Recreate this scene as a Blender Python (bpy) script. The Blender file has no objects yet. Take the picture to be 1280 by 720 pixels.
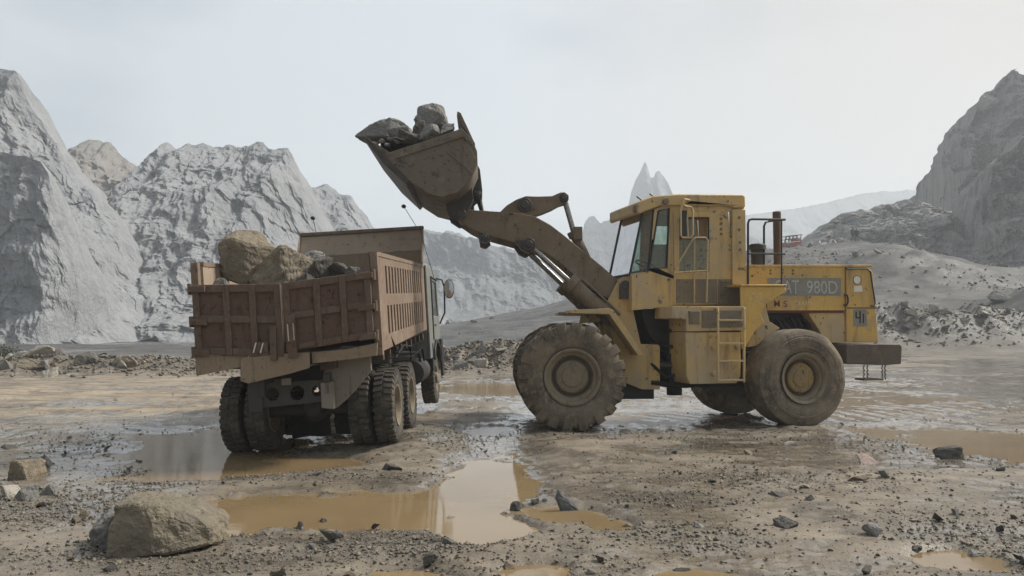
import bpy, bmesh, math, random
import numpy as np
from mathutils import Vector, Matrix, noise as mnoise
from mathutils.geometry import tessellate_polygon
R = math.radians
scene = bpy.context.scene
COL = scene.collection

# ------------------------------------------------------------------ camera
EYE = 1.67
PITCH = math.atan(0.05)
cam_d = bpy.data.cameras.new('camera')
cam_d.sensor_width = 36.0
cam_d.lens = 28.125
cam_d.clip_start = 0.05
cam_d.clip_end = 5000
cam = bpy.data.objects.new('camera', cam_d)
COL.objects.link(cam)
cam.location = (0, 0, EYE)
cam.rotation_euler = (R(90) + PITCH, 0, 0)
scene.camera = cam

# ------------------------------------------------------------------ world, sun, exposure
SUN_EL, SUN_AZ = 46.0, 74.0          # azimuth measured from +Y towards +X
world = bpy.data.worlds.new('World')
scene.world = world
world.use_nodes = True
wn = world.node_tree
wn.nodes.clear()
def wnode(t, **kw):
    n = wn.nodes.new(t)
    for k, v in kw.items(): setattr(n, k, v)
    return n
out = wnode('ShaderNodeOutputWorld')
bg = wnode('ShaderNodeBackground')
bg.inputs['Strength'].default_value = 0.1
sky = wnode('ShaderNodeTexSky', sky_type='NISHITA')
sky.sun_disc = False
sky.sun_elevation = R(SUN_EL)
sky.sun_rotation = R(SUN_AZ)
sky.dust_density = 4.0
sky.air_density = 1.0
tc = wnode('ShaderNodeTexCoord')
mp = wnode('ShaderNodeMapping'); mp.inputs['Scale'].default_value = (1.0, 1.0, 2.2)
nz = wnode('ShaderNodeTexNoise'); nz.inputs['Scale'].default_value = 1.7; nz.inputs['Detail'].default_value = 5; nz.inputs['Roughness'].default_value = 0.5
rp = wnode('ShaderNodeValToRGB')
rp.color_ramp.elements[0].position = 0.40; rp.color_ramp.elements[0].color = (1.95, 2.35, 2.8, 1)
rp.color_ramp.elements[1].position = 0.60; rp.color_ramp.elements[1].color = (3.6, 3.85, 4.0, 1)
mx = wnode('ShaderNodeMix', data_type='RGBA')
mx.inputs[0].default_value = 0.9
wn.links.new(tc.outputs['Generated'], mp.inputs[0]); wn.links.new(mp.outputs[0], nz.inputs['Vector'])
wn.links.new(nz.outputs['Fac'], rp.inputs[0])
wn.links.new(sky.outputs[0], mx.inputs[6]); wn.links.new(rp.outputs[0], mx.inputs[7])
dt = wnode('ShaderNodeVectorMath', operation='DOT_PRODUCT'); dt.inputs[1].default_value = (0.25, 0.93, 0.27)
mr = wnode('ShaderNodeMapRange'); mr.inputs[1].default_value = -0.9; mr.inputs[2].default_value = 0.85; mr.inputs[3].default_value = 0.60; mr.inputs[4].default_value = 1.0
wn.links.new(tc.outputs['Generated'], dt.inputs[0]); wn.links.new(dt.outputs['Value'], mr.inputs[0])
sc = wnode('ShaderNodeVectorMath', operation='SCALE'); wn.links.new(mx.outputs[2], sc.inputs[0]); wn.links.new(mr.outputs[0], sc.inputs['Scale'])
# warm dust hanging in the sky on the right
dt2 = wnode('ShaderNodeVectorMath', operation='DOT_PRODUCT'); dt2.inputs[1].default_value = (0.62, 0.74, 0.27)
mr2 = wnode('ShaderNodeMapRange'); mr2.inputs[1].default_value = 0.78; mr2.inputs[2].default_value = 1.0; mr2.inputs[3].default_value = 0.0; mr2.inputs[4].default_value = 0.75
wn.links.new(tc.outputs['Generated'], dt2.inputs[0]); wn.links.new(dt2.outputs['Value'], mr2.inputs[0])
mx2 = wnode('ShaderNodeMix', data_type='RGBA'); mx2.inputs[7].default_value = (3.4, 3.15, 2.85, 1)
wn.links.new(mr2.outputs[0], mx2.inputs[0]); wn.links.new(sc.outputs[0], mx2.inputs[6])
wn.links.new(mx2.outputs[2], bg.inputs[0]); wn.links.new(bg.outputs[0], out.inputs[0])

sun_d = bpy.data.lights.new('sun', 'SUN')
sun_d.energy = 3.0
sun_d.angle = R(12)
sun_d.color = (1.0, 0.95, 0.87)
sun = bpy.data.objects.new('sun', sun_d)
COL.objects.link(sun)
sun.location = (40, 60, 80)
el, az = R(SUN_EL), R(SUN_AZ)
tosun = Vector((math.sin(az) * math.cos(el), math.cos(az) * math.cos(el), math.sin(el)))
sun.rotation_euler = tosun.to_track_quat('Z', 'Y').to_euler()

vs = scene.view_settings
vs.view_transform = 'Standard'
vs.look = 'None'
vs.exposure = 0.98
vs.gamma = 1.0
vs.use_curve_mapping = False
scene.render.engine = 'CYCLES'
cy = scene.cycles
cy.use_denoising = True
try: cy.denoiser = 'OPENIMAGEDENOISE'
except Exception: pass
cy.max_bounces = 8
cy.diffuse_bounces = 3
cy.glossy_bounces = 3
cy.transmission_bounces = 6
cy.transparent_max_bounces = 8
cy.volume_bounces = 1
cy.use_adaptive_sampling = True
cy.adaptive_threshold = 0.02
cy.sample_clamp_indirect = 6.0

# ------------------------------------------------------------------ noise (numpy)
def _hash(ix, iy, iz, seed):
    h = (ix * 374761393 + iy * 668265263 + iz * 2147483647 + seed * 1274126177) & 0xFFFFFFFF
    h = ((h ^ (h >> 13)) * 1274126177) & 0xFFFFFFFF
    h = ((h ^ (h >> 16)) * 2246822519) & 0xFFFFFFFF
    return ((h ^ (h >> 15)) & 0xFFFF) / 65535.0
def vnoise(x, y, z, seed=0):
    x = np.asarray(x, float); y = np.asarray(y, float) + 0 * x; z = np.asarray(z, float) + 0 * x
    fx, fy, fz = np.floor(x), np.floor(y), np.floor(z)
    ix, iy, iz = fx.astype(np.int64), fy.astype(np.int64), fz.astype(np.int64)
    u, v, w = x - fx, y - fy, z - fz
    u = u * u * u * (u * (u * 6 - 15) + 10); v = v * v * v * (v * (v * 6 - 15) + 10); w = w * w * w * (w * (w * 6 - 15) + 10)
    def c(a, b, d): return _hash(ix + a, iy + b, iz + d, seed)
    x00 = c(0,0,0) * (1-u) + c(1,0,0) * u; x10 = c(0,1,0) * (1-u) + c(1,1,0) * u
    x01 = c(0,0,1) * (1-u) + c(1,0,1) * u; x11 = c(0,1,1) * (1-u) + c(1,1,1) * u
    return (x00 * (1-v) + x10 * v) * (1-w) + (x01 * (1-v) + x11 * v) * w      # 0..1
def fbm(x, y, z=0.0, oct=5, seed=0, gain=0.5, lac=2.03):
    s, a, n = 0.0, 1.0, 0.0
    x = np.asarray(x, float); y = np.asarray(y, float); z = np.asarray(z, float)
    for i in range(oct):
        s = s + a * (vnoise(x, y, z, seed + i * 7) * 2 - 1); n += a
        a *= gain; x = x * lac + 13.7; y = y * lac - 7.1; z = z * lac + 3.3
    return s / n                                                               # about -1..1
def ridged(x, y, z=0.0, oct=5, seed=0, gain=0.5, lac=2.1):
    s, a, n = 0.0, 1.0, 0.0
    x = np.asarray(x, float); y = np.asarray(y, float); z = np.asarray(z, float)
    for i in range(oct):
        s = s + a * (1 - np.abs(vnoise(x, y, z, seed + i * 11) * 2 - 1) * 1.6); n += a
        a *= gain; x = x * lac + 5.1; y = y * lac + 9.2; z = z * lac - 4.4
    return s / n
def sstep(a, b, x):
    t = np.clip((np.asarray(x, float) - a) / (b - a), 0, 1)
    return t * t * (3 - 2 * t)

# ------------------------------------------------------------------ materials
class NT:
    def __init__(s, name):
        s.m = bpy.data.materials.new(name); s.m.use_nodes = True
        s.t = s.m.node_tree; s.t.nodes.clear()
        s.out = s.t.nodes.new('ShaderNodeOutputMaterial')
        s.co = s.t.nodes.new('ShaderNodeTexCoord')
    def n(s, t, ins=None, **kw):
        nd = s.t.nodes.new(t)
        for k, v in kw.items(): setattr(nd, k, v)
        for k, v in (ins or {}).items(): s.put(nd.inputs[k], v)
        return nd
    def put(s, sock, v):
        if isinstance(v, bpy.types.NodeSocket): s.t.links.new(v, sock)
        else: sock.default_value = v
    def noise(s, scale, detail=6, rough=0.55, dist=0.0, vec=None, stretch=None):
        v = vec or s.co.outputs['Object']
        if stretch: v = s.n('ShaderNodeMapping', {0: v, 'Scale': stretch}).outputs[0]
        return s.n('ShaderNodeTexNoise', {'Vector': v, 'Scale': scale, 'Detail': detail, 'Roughness': rough, 'Distortion': dist}).outputs['Fac']
    def ramp(s, fac, a, b, ca=(0,0,0,1), cb=(1,1,1,1)):
        r = s.n('ShaderNodeValToRGB', {0: fac})
        e = r.color_ramp.elements
        e[0].position, e[1].position = a, b
        e[0].color, e[1].color = ca, cb
        return r.outputs[0]
    def mix(s, f, a, b):
        q = s.n('ShaderNodeMix', data_type='RGBA')
        s.put(q.inputs[0], f); s.put(q.inputs[6], a if isinstance(a, bpy.types.NodeSocket) else (*a[:3], 1)); s.put(q.inputs[7], b if isinstance(b, bpy.types.NodeSocket) else (*b[:3], 1))
        return q.outputs[2]
    def math(s, op, a, b=0.0, clamp=False):
        q = s.n('ShaderNodeMath', operation=op, use_clamp=clamp)
        s.put(q.inputs[0], a); s.put(q.inputs[1], b)
        return q.outputs[0]
    def bump(s, h, strength=0.4, dist=0.02, normal=None):
        ins = {'Height': h, 'Strength': strength, 'Distance': dist}
        if normal is not None: ins['Normal'] = normal
        return s.n('ShaderNodeBump', ins).outputs[0]
    def bsdf(s, color, rough=0.6, metallic=0.0, normal=None, spec=0.5, **kw):
        b = s.n('ShaderNodeBsdfPrincipled')
        s.put(b.inputs['Base Color'], color if isinstance(color, bpy.types.NodeSocket) else (*color[:3], 1))
        s.put(b.inputs['Roughness'], rough); s.put(b.inputs['Metallic'], metallic)
        s.put(b.inputs['Specular IOR Level'], spec)
        if normal is not None: s.put(b.inputs['Normal'], normal)
        for k, v in kw.items(): s.put(b.inputs[k], v)
        s.t.links.new(b.outputs[0], s.out.inputs[0])
        return s.m

def painted(name, paint, paint2, worn, dirt, k_worn=0.6, k_dirt=0.5, rough=0.55, sc=1.0, grime=(0.035, 0.028, 0.02)):
    """old sprayed steel: two tones of paint, chipped rust patches, dried mud film and dark oil runs"""
    m = NT(name)
    big = m.noise(1.1 * sc, 5, 0.6); mid = m.noise(5 * sc, 8, 0.65); fine = m.noise(34 * sc, 6, 0.6)
    streak = m.noise(7 * sc, 5, 0.6, stretch=(1, 1, 0.13))
    c = m.mix(m.ramp(big, 0.35, 0.65), paint, paint2)
    lim = 0.72 - 0.25 * k_worn
    c = m.mix(m.ramp(mid, lim, lim + 0.06), c, worn)
    fl = m.math('ADD', m.math('MULTIPLY', big, 0.55), m.math('MULTIPLY', fine, 0.45))
    c = m.mix(m.math('MULTIPLY', m.ramp(fl, 0.40, 0.62), k_dirt, True), c, dirt)
    splat = m.noise(2.4 * sc, 10, 0.68, 0.3)
    c = m.mix(m.math('MULTIPLY', m.ramp(splat, .56, .60), min(1, .2 + k_dirt * .6), True), c, dirt)
    chip = m.noise(9 * sc, 10, 0.7)
    c = m.mix(m.ramp(chip, .635 - .03 * k_worn, .655 - .03 * k_worn), c, tuple(x * .75 for x in worn))
    c = m.mix(m.math('MULTIPLY', m.ramp(streak, 0.56, 0.74), 0.55), c, grime)
    n = m.bump(m.math('ADD', mid, m.math('MULTIPLY', fine, 0.5)), 0.35, 0.012)
    return m.bsdf(c, m.ramp(mid, 0.3, 0.7, (rough - .12,) * 3 + (1,), (rough + .25,) * 3 + (1,)), normal=n, spec=0.35)

def rocky(name, a, b, c, scale=1.0, rough=0.85, bs=0.95, bd=0.04):
    m = NT(name)
    big = m.noise(1.3 * scale, 6, 0.6, 0.4); mid = m.noise(5 * scale, 8, 0.65); fine = m.noise(30 * scale, 5, 0.6)
    vein = m.noise(2.2 * scale, 6, 0.6, 1.2, stretch=(1, 1, 3.2))
    col = m.mix(m.ramp(big, 0.36, 0.62), a, b)
    col = m.mix(m.math('MULTIPLY', m.ramp(vein, 0.52, 0.68), 0.7), col, c)
    col = m.mix(m.math('MULTIPLY', m.ramp(fine, 0.45, 0.75), 0.35), col, tuple(x * 0.45 for x in a))
    h = m.math('ADD', m.math('MULTIPLY', mid, 1.0), m.math('MULTIPLY', fine, 0.35))
    return m.bsdf(col, rough, normal=m.bump(h, bs, bd), spec=0.3)

def plain(name, col, rough=0.6, metallic=0.0, var=0.25, sc=8.0, bs=0.15):
    m = NT(name)
    f = m.noise(sc, 6, 0.6)
    c = m.mix(m.ramp(f, 0.3, 0.7), tuple(x * (1 - var) for x in col), tuple(min(1, x * (1 + var)) for x in col))
    return m.bsdf(c, m.ramp(f, 0.3, 0.7, (rough * .85,) * 3 + (1,), (min(1, rough * 1.15),) * 3 + (1,)), metallic, normal=m.bump(f, bs, 0.01), spec=0.4)

M = {}
MUD = (0.20, 0.155, 0.105)
M['yellow'] = painted('weathered_yellow_paint', (0.53, 0.345, 0.105), (0.43, 0.29, 0.115), (0.08, 0.05, 0.032), (0.36, 0.29, 0.19), 0.45, 0.9)
M['yellow_clean'] = painted('faded_yellow_paint', (0.60, 0.37, 0.075), (0.50, 0.315, 0.085), (0.11, 0.065, 0.035), (0.30, 0.22, 0.125), 0.35, 0.5)
M['arm'] = painted('mud_caked_brown_steel', (0.17, 0.125, 0.075), (0.12, 0.09, 0.06), (0.05, 0.04, 0.03), (0.19, 0.15, 0.105), 0.5, 0.7, 0.7)
M['bucket'] = painted('scraped_bucket_steel', (0.13, 0.103, 0.07), (0.085, 0.07, 0.052), (0.04, 0.033, 0.028), (0.20, 0.165, 0.12), 0.6, 0.6, 0.62, 1.4)
M['dark'] = plain('shade_black_metal', (0.009, 0.008, 0.007), 0.6)  # near-black colour carries the deep shade of occluded parts
M['greasy'] = plain('greasy_pin_steel', (0.05, 0.043, 0.037), 0.5, 0.2)
M['chrome'] = plain('worn_piston_rod', (0.22, 0.21, 0.2), 0.28, 0.9)
M['counterweight'] = painted('brown_counterweight_paint', (0.085, 0.06, 0.045), (0.065, 0.05, 0.04), (0.04, 0.03, 0.025), (0.17, 0.13, 0.09), 0.4, 0.45, 0.6)
M['rubber'] = painted('muddy_tyre_rubber', (0.065, 0.056, 0.045), (0.105, 0.087, 0.064), (0.15, 0.122, 0.085), (0.23, 0.185, 0.13), 0.8, 0.8, 0.85, 2.0, (0.022, 0.02, 0.018))
M['rubber_truck'] = painted('dusty_truck_tyre_rubber', (0.03, 0.029, 0.027), (0.04, 0.037, 0.033), (0.075, 0.066, 0.054), (0.13, 0.11, 0.083), 0.7, 0.7, 0.85, 3.0, (0.02, 0.019, 0.018))
M['rim'] = painted('muddy_rim_paint', (0.20, 0.16, 0.10), (0.16, 0.13, 0.09), (0.08, 0.06, 0.045), (0.21, 0.17, 0.12), 0.5, 0.7, 0.7, 2.0)
M['hub'] = painted('yellow_hub_paint', (0.30, 0.2, 0.06), (0.22, 0.15, 0.06), (0.09, 0.065, 0.04), (0.2, 0.155, 0.1), 0.5, 0.6, 0.65, 3.0)
M['greypanel'] = painted('worn_grey_sticker', (0.21, 0.215, 0.2), (0.16, 0.165, 0.155), (0.26, 0.19, 0.1), (0.24, 0.2, 0.14), 0.55, 0.4, 0.6, 2.5)
M['doorpanel'] = painted('greenish_scratched_panel', (0.20, 0.205, 0.155), (0.16, 0.16, 0.11), (0.07, 0.06, 0.045), (0.22, 0.18, 0.12), 0.6, 0.4, 0.5, 3.0)
M['brownpanel'] = painted('brown_dirty_panel', (0.17, 0.135, 0.085), (0.14, 0.112, 0.075), (0.06, 0.05, 0.04), (0.17, 0.135, 0.095), 0.5, 0.6, 0.65, 2.0)
M['gate'] = painted('red_brown_rusty_gate', (0.105, 0.06, 0.042), (0.10, 0.058, 0.04), (0.045, 0.028, 0.02), (0.145, 0.105, 0.078), 0.55, 0.4, 0.75, 2.0)
M['gateframe'] = painted('dusty_brown_gate_frame', (0.115, 0.072, 0.05), (0.095, 0.062, 0.045), (0.05, 0.035, 0.026), (0.16, 0.12, 0.09), 0.5, 0.55, 0.75, 2.5)
M['side'] = painted('dusty_pink_brown_side', (0.175, 0.115, 0.08), (0.14, 0.092, 0.065), (0.08, 0.05, 0.035), (0.25, 0.2, 0.145), 0.5, 0.65, 0.75, 1.5, (0.12, 0.085, 0.06))
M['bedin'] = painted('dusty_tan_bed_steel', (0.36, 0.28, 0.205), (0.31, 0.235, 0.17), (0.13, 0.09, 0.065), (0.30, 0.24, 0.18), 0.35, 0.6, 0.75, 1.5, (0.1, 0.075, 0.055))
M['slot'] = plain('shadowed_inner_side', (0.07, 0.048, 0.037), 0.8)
M['sill'] = painted('tan_mudded_sill', (0.25, 0.185, 0.125), (0.2, 0.145, 0.095), (0.1, 0.07, 0.05), (0.28, 0.225, 0.16), 0.4, 0.6, 0.75, 1.8)
M['chassis'] = plain('grey_dirty_chassis', (0.05, 0.045, 0.04), 0.75)
M['guard'] = painted('pale_mudguard', (0.21, 0.19, 0.16), (0.17, 0.155, 0.13), (0.09, 0.08, 0.065), (0.22, 0.185, 0.14), 0.3, 0.5, 0.7, 2)
M['cabpaint'] = painted('grey_green_cab_paint', (0.16, 0.18, 0.17), (0.13, 0.15, 0.145), (0.08, 0.07, 0.06), (0.22, 0.19, 0.15), 0.3, 0.5, 0.45, 1.5)
M['black'] = plain('black_painted_tube', (0.012, 0.012, 0.012), 0.45)
M['hose'] = plain('black_hose', (0.007, 0.0065, 0.006), 0.7)
M['white'] = plain('dirty_white_paint', (0.62, 0.58, 0.52), 0.6, var=0.12, sc=30)
M['paleletter'] = plain('faded_pale_lettering', (0.36, 0.355, 0.32), 0.7, var=0.35, sc=40)
M['tanletter'] = plain('faded_tan_lettering', (0.52, 0.40, 0.2), 0.7, var=0.35, sc=50)
M['redletter'] = plain('dark_red_lettering', (0.11, 0.02, 0.015), 0.7, var=0.3, sc=50)
M['exhaust'] = painted('rusted_exhaust', (0.10, 0.062, 0.045), (0.075, 0.05, 0.04), (0.04, 0.03, 0.025), (0.12, 0.085, 0.06), 0.4, 0.4, 0.8, 3)
M['seat'] = plain('worn_seat_vinyl', (0.03, 0.03, 0.032), 0.6)
M['silver'] = plain('mirror_glass', (0.5, 0.52, 0.54), 0.08, 1.0, var=0.02)
M['red'] = plain('faded_red_paint', (0.26, 0.045, 0.04), 0.6)
M['rock_grey'] = rocky('grey_broken_rock', (0.23, 0.22, 0.198), (0.165, 0.16, 0.15), (0.30, 0.275, 0.235), 2.0)
M['rock_tan'] = rocky('tan_broken_rock', (0.25, 0.205, 0.142), (0.175, 0.148, 0.112), (0.33, 0.275, 0.195), 2.6)
M['rock_dark'] = rocky('dark_broken_rock', (0.115, 0.105, 0.09), (0.085, 0.08, 0.072), (0.16, 0.145, 0.118), 2.5)
M['rock_blue'] = rocky('blue_grey_slab_rock', (0.16, 0.17, 0.175), (0.12, 0.125, 0.13), (0.22, 0.22, 0.21), 3.0)
M['rock_pale'] = rocky('pale_broken_rock', (0.36, 0.33, 0.28), (0.30, 0.275, 0.235), (0.43, 0.40, 0.34), 2.0)
M['rock_pink'] = rocky('pinkish_flat_rock', (0.33, 0.25, 0.21), (0.28, 0.22, 0.19), (0.38, 0.31, 0.27), 3.0)
M['boulder'] = rocky('boulder_rock', (0.19, 0.16, 0.112), (0.13, 0.115, 0.09), (0.30, 0.255, 0.19), 1.1, bs=0.8, bd=0.035)

def glassy(name, tint, dust, amount):
    m = NT(name)
    g = m.n('ShaderNodeBsdfGlossy', {'Color': (.75, .75, .75, 1), 'Roughness': 0.03})
    t = m.n('ShaderNodeBsdfTransparent', {'Color': (*tint, 1)})
    d = m.n('ShaderNodeBsdfDiffuse', {'Color': (*dust, 1)})
    fr = m.n('ShaderNodeFresnel', {'IOR': 1.5})
    a = m.n('ShaderNodeMixShader', {0: fr.outputs[0], 1: t.outputs[0], 2: g.outputs[0]})
    f = m.noise(4, 6, 0.6)
    fac = m.ramp(f, 0.3, 0.75, (amount * .5,) * 3 + (1,), (min(1, amount * 1.6),) * 3 + (1,))
    b = m.n('ShaderNodeMixShader', {0: fac, 1: a.outputs[0], 2: d.outputs[0]})
    m.t.links.new(b.outputs[0], m.out.inputs[0])
    return m.m
M['glass'] = glassy('dusty_window_glass', (0.80, 0.88, 0.84), (0.24, 0.235, 0.21), 0.2)
M['glass_clear'] = glassy('window_glass', (0.72, 0.84, 0.78), (0.3, 0.3, 0.27), 0.10)

# ------------------------------------------------------------------ mesh helpers
class MB:
    def __init__(s): s.v = []; s.f = []
    def add(s, vs_, fs):
        o = len(s.v); s.v += [tuple(v) for v in vs_]; s.f += [tuple(i + o for i in f) for f in fs]
        return s
    def box(s, lo, hi, fn=None):
        (a, b, c), (d, e, f) = lo, hi
        vs_ = [(a,b,c),(d,b,c),(d,e,c),(a,e,c),(a,b,f),(d,b,f),(d,e,f),(a,e,f)]
        if fn: vs_ = [fn(*v) for v in vs_]
        return s.add(vs_, [(0,3,2,1),(4,5,6,7),(0,1,5,4),(1,2,6,5),(2,3,7,6),(3,0,4,7)])
    def prism(s, poly, w0, w1, fn, holes=()):
        loops = [list(poly)] + [list(h) for h in holes]
        flat = [p for l in loops for p in l]
        n = len(flat)
        tris = tessellate_polygon([[Vector((p[0], p[1], 0)) for p in l] for l in loops])
        vs_ = [fn(p[0], p[1], w0) for p in flat] + [fn(p[0], p[1], w1) for p in flat]
        fs = [tuple(t) for t in tris] + [tuple(i + n for i in reversed(t)) for t in tris]
        o = 0
        for l in loops:
            k = len(l)
            for i in range(k):
                a, b = o + i, o + (i + 1) % k
                fs.append((a, b, b + n, a + n))
            o += k
        return s.add(vs_, fs)
    def tube(s, pts, r, n=8, caps=True):
        pts = [Vector(p) for p in pts]
        rr = r if isinstance(r, (list, tuple)) else [r] * len(pts)
        prev = None; vs_ = []; fs = []
        for i, p in enumerate(pts):
            d = (pts[min(i + 1, len(pts) - 1)] - pts[max(i - 1, 0)]).normalized()
            if prev is None:
                up = Vector((0, 0, 1)) if abs(d.z) < .9 else Vector((1, 0, 0))
                u = d.cross(up).normalized()
            else:
                u = (prev - d * prev.dot(d)).normalized()
            prev = u; w = d.cross(u)
            for k in range(n):
                a = 2 * math.pi * k / n
                vs_.append(p + (u * math.cos(a) + w * math.sin(a)) * rr[i])
        for i in range(len(pts) - 1):
            for k in range(n):
                a, b = i * n + k, i * n + (k + 1) % n
                fs.append((a, b, b + n, a + n))
        if caps:
            fs.append(tuple(range(n - 1, -1, -1))); fs.append(tuple(range((len(pts) - 1) * n, len(pts) * n)))
        return s.add(vs_, fs)
    def cyl(s, p0, p1, r, n=20, r1=None): return s.tube([p0, p1], [r, r if r1 is None else r1], n)
    def lathe(s, prof, o, ax, n=48, closed=False, start=0.0):
        """prof: (along axis, radius) pairs"""
        o = Vector(o); ax = Vector(ax).normalized()
        u = ax.orthogonal().normalized(); w = ax.cross(u)
        vs_ = []; k = len(prof); fs = []
        for i in range(n):
            a = 2 * math.pi * i / n + start
            e = u * math.cos(a) + w * math.sin(a)
            vs_ += [o + ax * p[0] + e * p[1] for p in prof]
        for i in range(n):
            j = (i + 1) % n
            for q in range(k if closed else k - 1):
                q2 = (q + 1) % k
                fs.append((i * k + q, i * k + q2, j * k + q2, j * k + q))
        return s.add(vs_, fs)
    def build(s, name, mat, parent=None, loc=None, smooth=32, bevel=0.0, rot=None):
        me = bpy.data.meshes.new(name)
        me.from_pydata(s.v, [], s.f)
        bm = bmesh.new(); bm.from_mesh(me)
        bmesh.ops.recalc_face_normals(bm, faces=bm.faces)
        bm.to_mesh(me); bm.free()
        me.materials.append(mat)
        o = bpy.data.objects.new(name, me); COL.objects.link(o)
        if parent is not None: o.parent = parent
        if loc is not None: o.location = loc
        if rot is not None: o.rotation_euler = rot
        if smooth:
            me.shade_smooth(); me.set_sharp_from_angle(angle=R(smooth))
        if bevel:
            b = o.modifiers.new('bevel', 'BEVEL'); b.width = bevel; b.segments = 2; b.limit_method = 'ANGLE'; b.angle_limit = R(40)
        return o
def np_mesh(name, V, F, mat, smooth=True, attrs=None):
    """V (n,3) float array, F (m,3 or 4) int array"""
    me = bpy.data.meshes.new(name)
    k = F.shape[1]
    me.vertices.add(len(V)); me.vertices.foreach_set('co', V.astype(np.float32).ravel())
    me.loops.add(F.size); me.loops.foreach_set('vertex_index', F.astype(np.int32).ravel())
    me.polygons.add(len(F)); me.polygons.foreach_set('loop_start', np.arange(0, F.size, k, dtype=np.int32))
    me.polygons.foreach_set('loop_total', np.full(len(F), k, dtype=np.int32))
    me.update(calc_edges=True); me.validate()
    if smooth: me.shade_smooth()
    for an, av in (attrs or {}).items():
        a = me.attributes.new(an, 'FLOAT', 'POINT'); a.data.foreach_set('value', av.astype(np.float32).ravel())
    me.materials.append(mat)
    o = bpy.data.objects.new(name, me); COL.objects.link(o)
    return o
def tag(o, label=None, cat=None, group=None, kind=None):
    if label: o['label'] = label
    if cat: o['category'] = cat
    if group: o['group'] = group
    if kind: o['kind'] = kind
    return o
def empty(name, loc, rot=(0, 0, 0), parent=None):
    o = bpy.data.objects.new(name, None); COL.objects.link(o)
    o.location = loc; o.rotation_euler = rot; o.empty_display_size = 0.2
    if parent is not None: o.parent = parent
    return o
def copy_tree(o, parent=None):
    c = o.copy(); COL.objects.link(c)
    if parent is not None: c.parent = parent
    for ch in list(o.children): copy_tree(ch, c)
    return c

# photogrammetry: the ray through a point measured in the 1280 x 720 photograph
def ray(px, py):
    x, y, z = (px - 640) / 1000, 1.0, (360 - py) / 1000
    c, s_ = math.cos(PITCH), math.sin(PITCH)
    return Vector((x, y * c - z * s_, y * s_ + z * c))
def at_depth(px, py, Y):
    d = ray(px, py); return Vector((0, 0, EYE)) + d * (Y / d.y)
def at_height(px, py, z=0.0):
    d = ray(px, py); return Vector((0, 0, EYE)) + d * ((z - EYE) / d.z)
# ================================================================== SETTING
# ------------------------------------------------------------------ terrain height
PUDDLES = [  # x, y, rx, ry, depth
    (-1.55, 7.75, 1.35, 0.78, .11), (-.32, 8.6, .46, 1.5, .11), (-.25, 7.0, .42, .6, .10), (.45, 7.5, .42, .42, .085), (.85, 7.05, .25, .25, .08),
    (-2.7, 10.3, 1.15, .62, .11), (-3.9, 10.6, .6, 1.3, .075), (-2.6, 7.2, .55, .55, .09), (-.72, 5.55, .42, .32, .09), (1.3, 5.55, .42, .26, .085),
    (.15, 5.75, .3, .25, .085), (7.4, 11.8, 1.3, 2.1, .10), (8.6, 11.0, 1.2, 1.5, .09), (6.1, 13.4, .6, .5, .08), (-.9, 23.0, 2.1, 2.6, .12), (-.4, 13.6, .5, .8, .06), (-4.9, 13.0, 1.3, .9, .06),
    (3.2, 6.0, .35, .3, .06)]
WATER_Z = -0.052
GRAVELS = [  # patches of dark crushed stone
    (1.6, 7.9, .75, .55, .7), (1.25, 6.6, .7, .4, .6), (-.7, 12.6, .55, 1.6, .9), (-4.5, 7.6, 1.3, .95, 1.0), (-3.9, 9.6, .7, 1.1, .9), (-1.0, 6.3, 1.1, .38, .8), (-1.9, 9.2, 1.2, .3, .6),
    (4.5, 6.5, 1.4, 1.1, .45), (2.6, 9.0, 1.6, .7, .35), (-2.6, 6.0, 1.5, .5, .5), (0.6, 13.2, 1.8, 1.1, .5), (3.5, 12.6, 3.0, .8, .4)]
def blobs(lst, X, Y, wob):
    out = np.zeros_like(X)
    for (cx, cy, rx, ry, d) in lst:
        q = np.sqrt(((X - cx) / rx) ** 2 + ((Y - cy) / ry) ** 2) + wob
        out = np.maximum(out, d * (1 - sstep(0.55, 1.25, q)))
    return out
CX = [-1000, -22, -15, -7, 0, 8.5, 18, 28, 40, 52, 66, 100, 160, 1000]
CH = [0, 0, .4, 2.0, 3.3, 5.0, 7.8, 10.2, 11.2, 8.6, 7.8, 10, 12, 14]
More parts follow.
